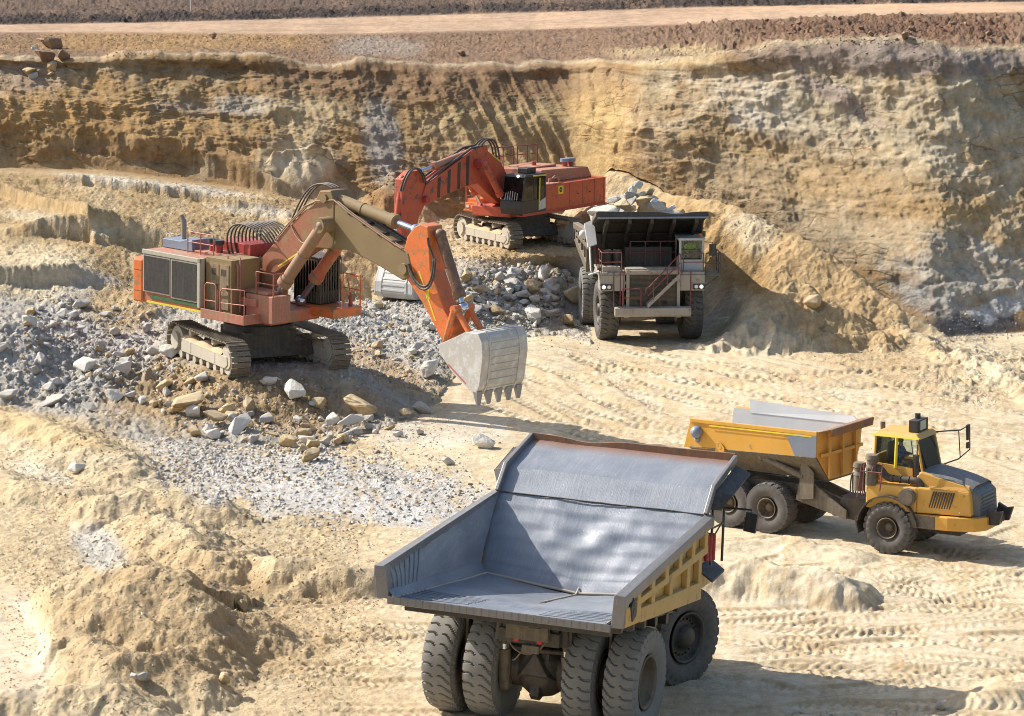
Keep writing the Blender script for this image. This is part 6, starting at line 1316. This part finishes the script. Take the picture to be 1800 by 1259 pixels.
    br.build('cylinder_lug', M['red'], t)
    for x, z, hw_, r_ in ((4.6, 4.85, .95, .25), (9.2, 3.3, .55, .2)): br = MB(); br.cyl((x, -hw_, z), (x, hw_, z), r_, n=16); br.build('pivot_pin', M['red_dark'], t)
    for s in (1, -1): ram(t, 'boom_cylinder', (4.6, .85 * s, 4.85), (2.3, .85 * s, 2.2), .68, .19, .11, M['red'])
    ram(t, 'stick_cylinder', (3.62, 0, 5.6), (9.15, 0, 4.75), .80, .19, .1, M['salmon'])
    bk = MB()
    for y in (.28, -.28): bk.tube([(3.9, y, 5.72), (4.9, y, 5.68), (6.9, y, 4.98), (8.6, y, 4.35), (9.1, y, 4.1)], .07)
    bk.build('hydraulic_hose', M['hose'], t)
    bs = MB()
    for x in (5.2, 6.0, 6.9, 7.8): bs.plate([(x, .365, 5.35 - (x - 5.2) * .36), (x + .28, .365, 5.25 - (x - 5.2) * .36), (x + .34, .365, 3.72 - (x - 5.2) * .16), (x + .1, .365, 3.70 - (x - 5.2) * .16)][::-1], .006)
    bs.build('grease_stain', M['black'], t)
    hz = MB()
    for k in range(3): hz.tube(bez((2.2, -.2 + .2 * k, 4.8), (2.2, -.2 + .2 * k, 6.1), (3.2, -.2 + .2 * k, 6.3), (3.9, -.2 + .2 * k, 5.75)), .05)
    hz.build('hydraulic_hose', M['hose'], t)
    yt = MB(); yt.plate([(2.3, .366, 4.72), (3.1, .366, 5.15), (3.1, .366, 5.23), (2.3, .366, 4.80)][::-1], .006); yt.build('reflective_strip', M['line_yellow'], t)
    sk_ = MB(); sk_.prism([(11.0, 4.5), (10.29, 4.87), (9.5, 4.87), (9.1, 4.6), (8.95, 3.9), (8.9, 3.2), (9.6, 2.4), (10.2, 1.05), (10.5, .3), (10.9, .2), (11.1, .5), (11.1, 1.0), (11.15, 2.94)], -.27, .27); sk_.build('stick', M['red'], t, .05)
    ram(t, 'bucket_cylinder', (10.75, 0, 4.5), (11.55, 0, .95), .62, .17, .1, M['red'])
    lk = MB()
    for s in (1, -1): lk.cyl((11.55, .42 * s, .95), (10.75, .42 * s, .55), .11); lk.cyl((11.55, .3 * s, .95), (11.35, .3 * s, -.05), .11)
    lk.build('bucket_link', M['red'], t)
    hh = MB()
    for y in (.3, .15): hh.tube(bez((9.3, y + .2, 4.2), (9.9, y + .3, 5.5), (10.9, y + .2, 5.2), (11.1, y, 3.9)), .05)
    hh.build('hydraulic_hose', M['hose'], t)
    P = [(10.55, .35), (11.0, .10), (11.25, -.25), (11.55, -.9), (11.6, -1.45), (11.35, -1.75), (10.8, -1.8), (10.0, -1.55), (9.7, -.9), (10.2, -.2)]
    bucket(t, P, 1.2, [(10.55, .35), (11.0, .10), (11.25, -.25), (11.55, -.9), (11.6, -1.45), (11.35, -1.75), (10.8, -1.8), (10.0, -1.55)], (9.95, -1.55), (10.7, .35), M['white'], top=(11.2, .2), tooth_dir=(-.5, .1))
    person('operator in dark clothes at the controls of the red excavator cab', world_of(t, (1.45, 1.6, 2.78)), a, M['seat'])
excavator_right()
# ------------------------------------------------------------------ rock
def rock_mat(name, ca, cb, dusty):
    m, nt, bs = new_mat(name)
    tc = nd(nt, 'ShaderNodeTexCoord').outputs['Object']; oi = nd(nt, 'ShaderNodeObjectInfo').outputs['Random']
    n1 = noise(nt, tc, 1.6, 8, .7); n2 = noise(nt, tc, 7, 5, .7)
    c = mix(nt, ramp(nt, n1, .35, .68), ca, cb); c = mix(nt, math_(nt, 'MULTIPLY', ramp(nt, n2, .45, .7), .5), c, dusty)
    c = mix(nt, 1.0, c, mix(nt, oi, (.78, .78, .80), (1.18, 1.16, 1.10)), 'MULTIPLY')
    geo = nd(nt, 'ShaderNodeNewGeometry'); sx = nd(nt, 'ShaderNodeSeparateXYZ'); nt.links.new(geo.outputs['Normal'], sx.inputs[0])
    c = mix(nt, math_(nt, 'MULTIPLY', ramp(nt, math_(nt, 'ADD', sx.outputs[2], math_(nt, 'MULTIPLY', n2, .8)), .75, 1.35), .6), c, dusty)
    nt.links.new(c, bs.inputs['Base Color']); bs.inputs['Roughness'].default_value = .92; bs.inputs['Specular IOR Level'].default_value = .2
    b = nd(nt, 'ShaderNodeBump'); b.inputs['Strength'].default_value = .6; b.inputs['Distance'].default_value = .08; nt.links.new(math_(nt, 'ADD', n1, math_(nt, 'MULTIPLY', n2, .4)), b.inputs['Height']); nt.links.new(b.outputs[0], bs.inputs['Normal'])
    return m
ROCKM = {'grey': rock_mat('blue grey rock', (.34, .33, .315), (.48, .46, .425), (.51, .455, .37)), 'pale': rock_mat('pale rock', (.50, .48, .45), (.63, .60, .56), (.60, .54, .43)), 'tan': rock_mat('tan rock', (.40, .27, .13), (.52, .38, .21), (.54, .43, .27)), 'brown': rock_mat('brown clod', (.19, .115, .07), (.30, .19, .115), (.36, .26, .16))}
def hull(seed, n, el):
    r = random.Random(seed); bm = bmesh.new()
    for i in range(n):
        v = Vector((r.gauss(0, 1), r.gauss(0, 1), r.gauss(0, 1))).normalized()
        m = max(abs(v.x), abs(v.y), abs(v.z)); v = v * (.55 + .45 / m * .75) * r.uniform(.8, 1.0)
        bm.verts.new((v.x * el[0], v.y * el[1], v.z * el[2]))
    res = bmesh.ops.convex_hull(bm, input=bm.verts)
    bmesh.ops.delete(bm, geom=[v for v in bm.verts if not v.link_faces], context='VERTS')
    bmesh.ops.dissolve_limit(bm, angle_limit=radians(14), verts=bm.verts, edges=bm.edges)
    return bm
ROCKS = {k: [] for k in ROCKM}
for i in range(9):
    r = random.Random(i + 50); bm = hull(i + 5, r.choice((11, 14, 18)), (1, r.uniform(.62, .95), r.uniform(.5, .85)))
    bmesh.ops.bevel(bm, geom=bm.edges, offset=.05, segments=1, affect='EDGES', profile=.6)
    bmesh.ops.triangulate(bm, faces=bm.faces); bmesh.ops.subdivide_edges(bm, edges=[e for e in bm.edges if e.calc_length() > .35], cuts=2, use_grid_fill=True); bmesh.ops.triangulate(bm, faces=bm.faces)
    for v in bm.verts:
        d = .05 * ndent(v.co.x * 3 + i, v.co.y * 3 + v.co.z * 2, 300) + .025 * ndent(v.co.x * 9, v.co.z * 9 + v.co.y * 6, 301); v.co += v.co.normalized() * d
    for k in ROCKM:
        me = bpy.data.meshes.new('boulder'); bm.to_mesh(me); me.materials.append(ROCKM[k]); ROCKS[k].append(me)
    bm.free()
BOX = [(A_LOC[0] + 1.2, A_LOC[1] + 3, 6.0), (B_LOC[0], B_LOC[1] - 2.6, 3.2), (B_LOC[0], B_LOC[1] + 1, 3.0), (12, 105, 6.5)]
def clear(x, y, r):
    for bx_, by_, br in BOX:
        if math.hypot(x - bx_, y - by_) < br + r * .5: return False
    for (ex, ey, _), (fx, fy), g, hl in ((E1_LOC, (.5, -.866), 2.45, 3.6), (E2_LOC, (.48, -.876), 2.0, 3.4)):
        a_ = (x - ex) * fx + (y - ey) * fy; b_ = -(x - ex) * fy + (y - ey) * fx
        if abs(a_) < hl + r and abs(abs(b_) - g) < .6 + r: return False
    return True
def boulder(p, size, kind, label, group, z=.42, mesh=None, flat=False):
    o = bpy.data.objects.new('boulder', ROCKS[kind][random.randrange(9) if mesh is None else mesh]); COL.objects.link(o)
    o.location = (p[0], p[1], p[2] + size * z); s = size
    o.scale = (s * random.uniform(.85, 1.15), s * random.uniform(.8, 1.1), s * random.uniform(.75, 1.1))
    o.rotation_euler = (random.uniform(-.5, .5), random.uniform(-.5, .5), random.uniform(0, 6.28))
    o['label'] = label; o['category'] = 'boulder'; o['group'] = group
    return o
# boulders that can be told apart in the photograph: (px, py, width px, kind, label)
NAMED = [
 (330, 712, 58, 'tan', 'large tan block below the front of the dusty excavator track'), (356, 668, 26, 'pale', 'thin upright pale slab below the near excavator track tip'), (520, 688, 42, 'pale', 'pale two toned block on the dirt slope between both tracks'),
 (632, 718, 46, 'tan', 'long tan boulder at the right foot of the excavator mound'), (612, 742, 50, 'pale', 'pale grey block at the foot of the mound, right of the tan ones'), (424, 754, 44, 'pale', 'big pale tan boulder at the base of the excavator mound'),
 (374, 738, 40, 'tan', 'orange tan boulder in the row at the base of the mound'), (368, 756, 26, 'pale', 'pale boulder just under the orange tan one in the mound row'), (404, 732, 26, 'tan', 'smaller orange tan boulder topping the mound row'), (342, 758, 24, 'tan', 'brown boulder at the left end of the mound row'),
 (386, 762, 20, 'grey', 'small grey boulder between pale ones in the mound row'), (534, 762, 30, 'tan', 'tan cube shaped boulder on the mound apron'), (742, 720, 28, 'grey', 'grey boulder on the floor just right of the mound foot'), (712, 726, 22, 'tan', 'tan boulder beside the grey one at the mound foot'),
 (756, 652, 44, 'pale', 'pale elongated block on the rubble beneath the lowered bucket'), (728, 612, 28, 'pale', 'pale boulder in rubble left of the lowered bucket'), (150, 645, 38, 'pale', 'pale boulder in the middle of the left rubble field'), (216, 646, 30, 'pale', 'upright pale boulder at the right of the left rubble field'),
 (90, 706, 34, 'pale', 'upright pale block at the lower edge of the left rubble field'), (154, 716, 26, 'grey', 'squat grey block at the lower edge of the left rubble'), (18, 694, 30, 'grey', 'blue grey boulder at the left border of the picture'), (298, 620, 28, 'pale', 'rounded pale boulder beside the near track of the dusty excavator'),
 (270, 618, 24, 'pale', 'flat pale rock behind the rounded one by the near track'), (200, 692, 26, 'pale', 'pale slab leaning on the sandy slope at left'), (142, 580, 24, 'pale', 'flat pale boulder high in the left rubble field'), (238, 595, 18, 'grey', 'small grey boulder behind the near track'),
 (848, 778, 36, 'pale', 'pale boulder alone on the crushed stone behind the empty dump body'), (788, 812, 20, 'pale', 'small pale rock on the crushed stone nearest the empty dump body'), (132, 826, 28, 'pale', 'lone pale rock on the sandy berm at left'), (428, 1068, 26, 'tan', 'tan boulder on the right flank of the sand heap'),
 (394, 1196, 26, 'tan', 'tan boulder on the sand near the bottom edge of the picture'), (258, 1194, 28, 'grey', 'brown grey stone beside two others at the foot of the sand heap'), (238, 1188, 18, 'pale', 'smaller pale stone among the three below the sand heap'), (1655, 1240, 26, 'grey', 'dark grey stone in the shadow of the near truck'),
 (1430, 534, 34, 'tan', 'tan boulder in the dirt heaps right of the loaded truck'), (1000, 566, 30, 'tan', 'tan boulder beside the wheels of the loaded truck'), (1008, 520, 34, 'tan', 'upright tan slab behind the wheels of the loaded truck'), (822, 490, 26, 'tan', 'tan block at the left of the grey rock pile'),
 (936, 556, 30, 'pale', 'pale block at the foot of the grey rock pile'), (966, 500, 34, 'grey', 'largest blue grey block on top of the grey rock pile'), (902, 505, 30, 'grey', 'blue grey block in the middle of the grey rock pile'), (660, 395, 24, 'tan', 'tan boulder beside the far track of the red excavator'),
 (372, 62, 16, 'brown', 'round brown boulder on the plateau edge at the upper left'), (806, 92, 22, 'brown', 'dark brown boulder on the slope above the middle of the wall'), (95, 78, 26, 'brown', 'large brown boulder at the top of the wall at left'), (75, 105, 40, 'brown', 'wide grey brown boulder under the wall top at left'), (52, 128, 30, 'tan', 'tan boulder in the loose rocks at the upper left corner'), (112, 100, 22, 'brown', 'brown boulder right of the wide one under the wall top'),
]
for px, py, w, kind, lab in NAMED:
    p, d = ground_at(px, py + w * .15); s = w / F * d * .78
    boulder(p, s, kind, lab, 'single boulders', .42)
def choose(n, mask):
    ii = np.flatnonzero(mask.ravel()); return RNG.choice(ii, n) if len(ii) else np.zeros(0, int)
def ell(px, py, rx, ry, rot=0.):
    dx, dy = PX1 - px, PY1 - py; c, s = cos(rot), sin(rot)
    return np.sqrt(((dx * c + dy * s) / rx) ** 2 + ((-dx * s + dy * c) / ry) ** 2) + .45 * NB1 + .4 * NB3 < .95
FIELDS = [  # where, how many, size range in px, colours, region phrase
 (ell(125, 620, 165, 92), 56, (11, 30), ('grey', 'pale', 'grey', 'pale', 'tan'), 'in the left rubble field'),
 (ell(430, 725, 210, 66, .12), 60, (12, 34), ('tan', 'pale', 'tan', 'grey'), 'on the mound below the dusty excavator'),
 (ell(640, 740, 130, 30, .1), 10, (9, 20), ('pale', 'grey', 'tan'), 'on the apron right of the excavator mound'),
 (ell(690, 590, 110, 70), 26, (9, 22), ('pale', 'pale', 'grey', 'tan'), 'in the rubble behind the lowered bucket'),
 (ell(900, 525, 115, 46), 78, (12, 32), ('grey', 'grey', 'pale', 'grey', 'tan'), 'in the grey rock pile below the red excavator'),
 (ell(1560, 54, 270, 20), 24, (7, 20), ('brown',), 'in the brown clods on the plateau at right'),
 (ell(60, 112, 80, 42), 6, (10, 26), ('brown', 'tan', 'pale'), 'in the loose rocks at the upper left'),
 (ell(330, 1010, 200, 60), 8, (7, 14), ('tan',), 'on the sand heap in the left foreground'),
]
for mask, n, (a_, b_), kinds, where in FIELDS:
    k = 0
    for i in choose(n * 4, mask):
        if k >= n: break
        x, y, z = GX.ravel()[i], GY.ravel()[i], GZ.ravel()[i]; w = 1.15 * (a_ + (b_ - a_) * random.random() ** 1.5); s = w / F * W1.ravel()[i] * .62
        if not clear(x, y, s): continue
        kd = random.choice(kinds); k += 1
        nm = {'grey': 'blue grey angular', 'pale': 'pale grey angular', 'tan': 'sandy tan', 'brown': 'reddish brown'}[kd]
        boulder((x, y, z), s, kd, f"{'large' if w > .55 * (a_ + b_) else 'small'} {nm} boulder {where}", f"{'large' if w > .55 * (a_ + b_) else 'small'} {nm} boulders {where}")
# the load on the white truck
LOAD = [(2.4, -1.75, 6.05, 1.15, 'pale', 'big smooth pale slab on the load at the left of the truck body'), (2.4, -.75, 6.1, .85, 'tan', 'wide tan rock on the load behind the canopy edge'), (2.2, .3, 6.35, .62, 'tan', 'brown block at the top middle of the truck load'), (1.9, .05, 7.1, .42, 'pale', 'flat pale rock crowning the truck load'), (2.3, .95, 6.35, .60, 'grey', 'grey block right of the middle of the truck load'), (2.6, 1.35, 6.1, .46, 'grey', 'small grey block on the right of the truck load'), (2.4, 2.0, 5.95, .42, 'tan', 'tan rock at the right end of the truck load'), (.2, -.4, 5.9, 1.0, 'grey', 'grey rock at the back of the truck load'), (.1, .9, 5.8, 1.0, 'tan', 'tan rock at the back right of the truck load'), (-.2, -1.7, 5.4, 1.0, 'pale', 'pale rock at the back left of the truck load'), (1.6, .55, 6.75, .5, 'tan', 'tan rock just under the crown of the load'), (1.9, -.35, 6.6, .5, 'grey', 'grey rock left of the crown of the load')]
for k in range(16): LOAD.append((random.uniform(1.2, 3.0), -2.2 + .29 * k, 5.85 + .75 * sin(pi * (k + .5) / 16) + random.uniform(-.15, .1), random.uniform(.34, .62), ('tan', 'pale', 'grey')[k % 3], 'small fill rock wedged among the load of the white truck'))
for x, y, z, s, kd, lab in LOAD: boulder(world_of(truckB, (x, y - .25, z + .45 * math.exp(-((y + .2) / 1.3) ** 2))), s, kd, lab, 'rocks loaded on the white truck', 0)
# loose stone and clods nobody could count
def scatter(name, parts, mat_a, mats):
    protos = []
    for i in range(8):
        bm = hull(i + 400, 9, (1, random.uniform(.6, .95), random.uniform(.45, .8))); bmesh.ops.triangulate(bm, faces=bm.faces)
        bm.verts.ensure_lookup_table(); bm.verts.index_update()
        protos.append((np.array([v.co[:] for v in bm.verts]), np.array([[v.index for v in f.verts] for f in bm.faces]))); bm.free()
    V, Fc, off = [], [], 0; Cc = []
    for idx, sizes, cols in parts:
        x, y, z, w = (g.ravel()[idx] for g in (GX, GY, GZ, W1)); sz = sizes / F * w * .5
        for j in range(len(idx)):
            if not clear(x[j], y[j], sz[j]): continue
            pv, pf = protos[RNG.integers(8)]; q = RNG.normal(size=4); q /= np.linalg.norm(q); a, b, c, d = q
            R = np.array([[1 - 2 * (c * c + d * d), 2 * (b * c - a * d), 2 * (b * d + a * c)], [2 * (b * c + a * d), 1 - 2 * (b * b + d * d), 2 * (c * d - a * b)], [2 * (b * d - a * c), 2 * (c * d + a * b), 1 - 2 * (b * b + c * c)]])
            V.append((pv * sz[j] * RNG.uniform(.7, 1.2, 3)) @ R.T + (x[j], y[j], z[j] - .05 * sz[j])); Fc.append(pf + off); off += len(pv)
            Cc.append(np.repeat((np.array(cols[RNG.integers(len(cols))]) * RNG.uniform(.8, 1.2))[None], len(pv), 0))
    V = np.concatenate(V).astype(np.float32); Fc = np.concatenate(Fc).astype(np.int32); Cc = np.concatenate(Cc)
    me = bpy.data.meshes.new(name); me.vertices.add(len(V)); me.vertices.foreach_set('co', V.ravel()); me.loops.add(Fc.size); me.loops.foreach_set('vertex_index', Fc.ravel())
    me.polygons.add(len(Fc)); me.polygons.foreach_set('loop_start', (np.arange(len(Fc)) * 3).astype(np.int32))
    at = me.attributes.new('soil', 'FLOAT_COLOR', 'POINT'); c4 = np.ones((len(V), 4), np.float32); c4[:, :3] = Cc; at.data.foreach_set('color', c4.ravel())
    me.update(); me.validate(); me.materials.append(mat_a); o = bpy.data.objects.new(name, me); COL.objects.link(o); o['kind'] = 'stuff'; return o
def pick(mask, n, lo, hi, cols, pw=2.5): 
    i = choose(n, mask); return (i, lo + (hi - lo) * RNG.random(len(i)) ** pw, cols)
G1, G2, G3, T1, T2, B1, B2 = (.49, .46, .415), (.59, .555, .50), (.40, .385, .36), (.50, .39, .24), (.44, .31, .16), (.24, .15, .09), (.34, .22, .13)
SD, SD2 = (.58, .47, .32), (.53, .42, .27)
scatter('rubble', [
 pick(ell(120, 620, 190, 100), 3600, 3, 22, (G1, G2, G3, G1, T1)), pick(ell(440, 715, 200, 75, .12), 1900, 3, 18, (T1, T2, T1, G2, G1)), pick(ell(690, 595, 150, 95), 3000, 3, 18, (G2, G1, T1, G2)),
 pick(ell(890, 530, 130, 62), 2400, 4, 24, (G1, G2, G3, G1, T1)), pick(ell(560, 850, 340, 76, .13), 5200, 3, 17, (G2, G1, G2, (.60, .58, .56), T1), 3), pick(ell(700, 760, 200, 50, .1), 1100, 2, 9, (G2, T1, G1)),
 pick(ell(175, 965, 55, 32, .6), 160, 3, 12, (G1, G2, G3)), pick(ell(1560, 1262, 180, 10), 240, 3, 14, (G2, T1, (.62, .56, .46))), pick(ell(1720, 560, 110, 45), 700, 2, 9, (G1, G3, G2)), pick(ell(1000, 600, 70, 30), 250, 2, 8, (G2, T1))], M['soil'], None)
scatter('soil_clods', [
 pick(ell(330, 1060, 380, 230), 20000, 1.6, 9, (SD, SD2, T1, SD2), 3.6), pick(ell(330, 1060, 360, 220), 420, 5, 15, (SD, SD2, T1, G2), 2), pick(ell(200, 830, 260, 80), 5500, 1.6, 8, (SD, SD2), 3.6), pick(ell(1380, 510, 260, 110, .5), 1800, 1.5, 8, (SD2, T1), 4), pick(ell(300, 400, 380, 110), 2600, 1.5, 6, (T1, SD2), 4),
 pick(ell(900, 72, 950, 34) & (PR < 9.95), 2600, 1.5, 8, (B1, B2), 3), pick(ell(1550, 52, 300, 22) & (PR < 9.95), 900, 2, 13, (B1, B2, (.26, .14, .09)), 2.5), pick(ell(900, 8, 950, 12) & (PR > 11), 900, 1.5, 6, (B1, (.12, .09, .075)), 3), pick(ell(700, 340, 60, 50), 700, 2, 7, (B2, (.30, .17, .08)), 3),
 pick(ell(230, 530, 90, 45), 700, 2, 8, (T2, T1), 3), pick(ell(870, 440, 120, 26), 400, 2, 8, (T2, T1), 3), pick(ell(1250, 900, 700, 350), 1500, 1.3, 5, (SD, SD2), 4)], M['soil'], None)
# a thin marker post beside the far road
p, d = ground_at(338, 16)
mp = MB(); mp.cyl((0, 0, -.2), (0, 0, .95), .05, n=8); mp.cyl((0, 0, .95), (0, 0, 1.0), .05, .02, n=8)
mo = mp.build('marker_post', M['white']); mo.location = p; mo['label'] = 'thin white marker post standing on the dark bank beyond the road'; mo['category'] = 'post'
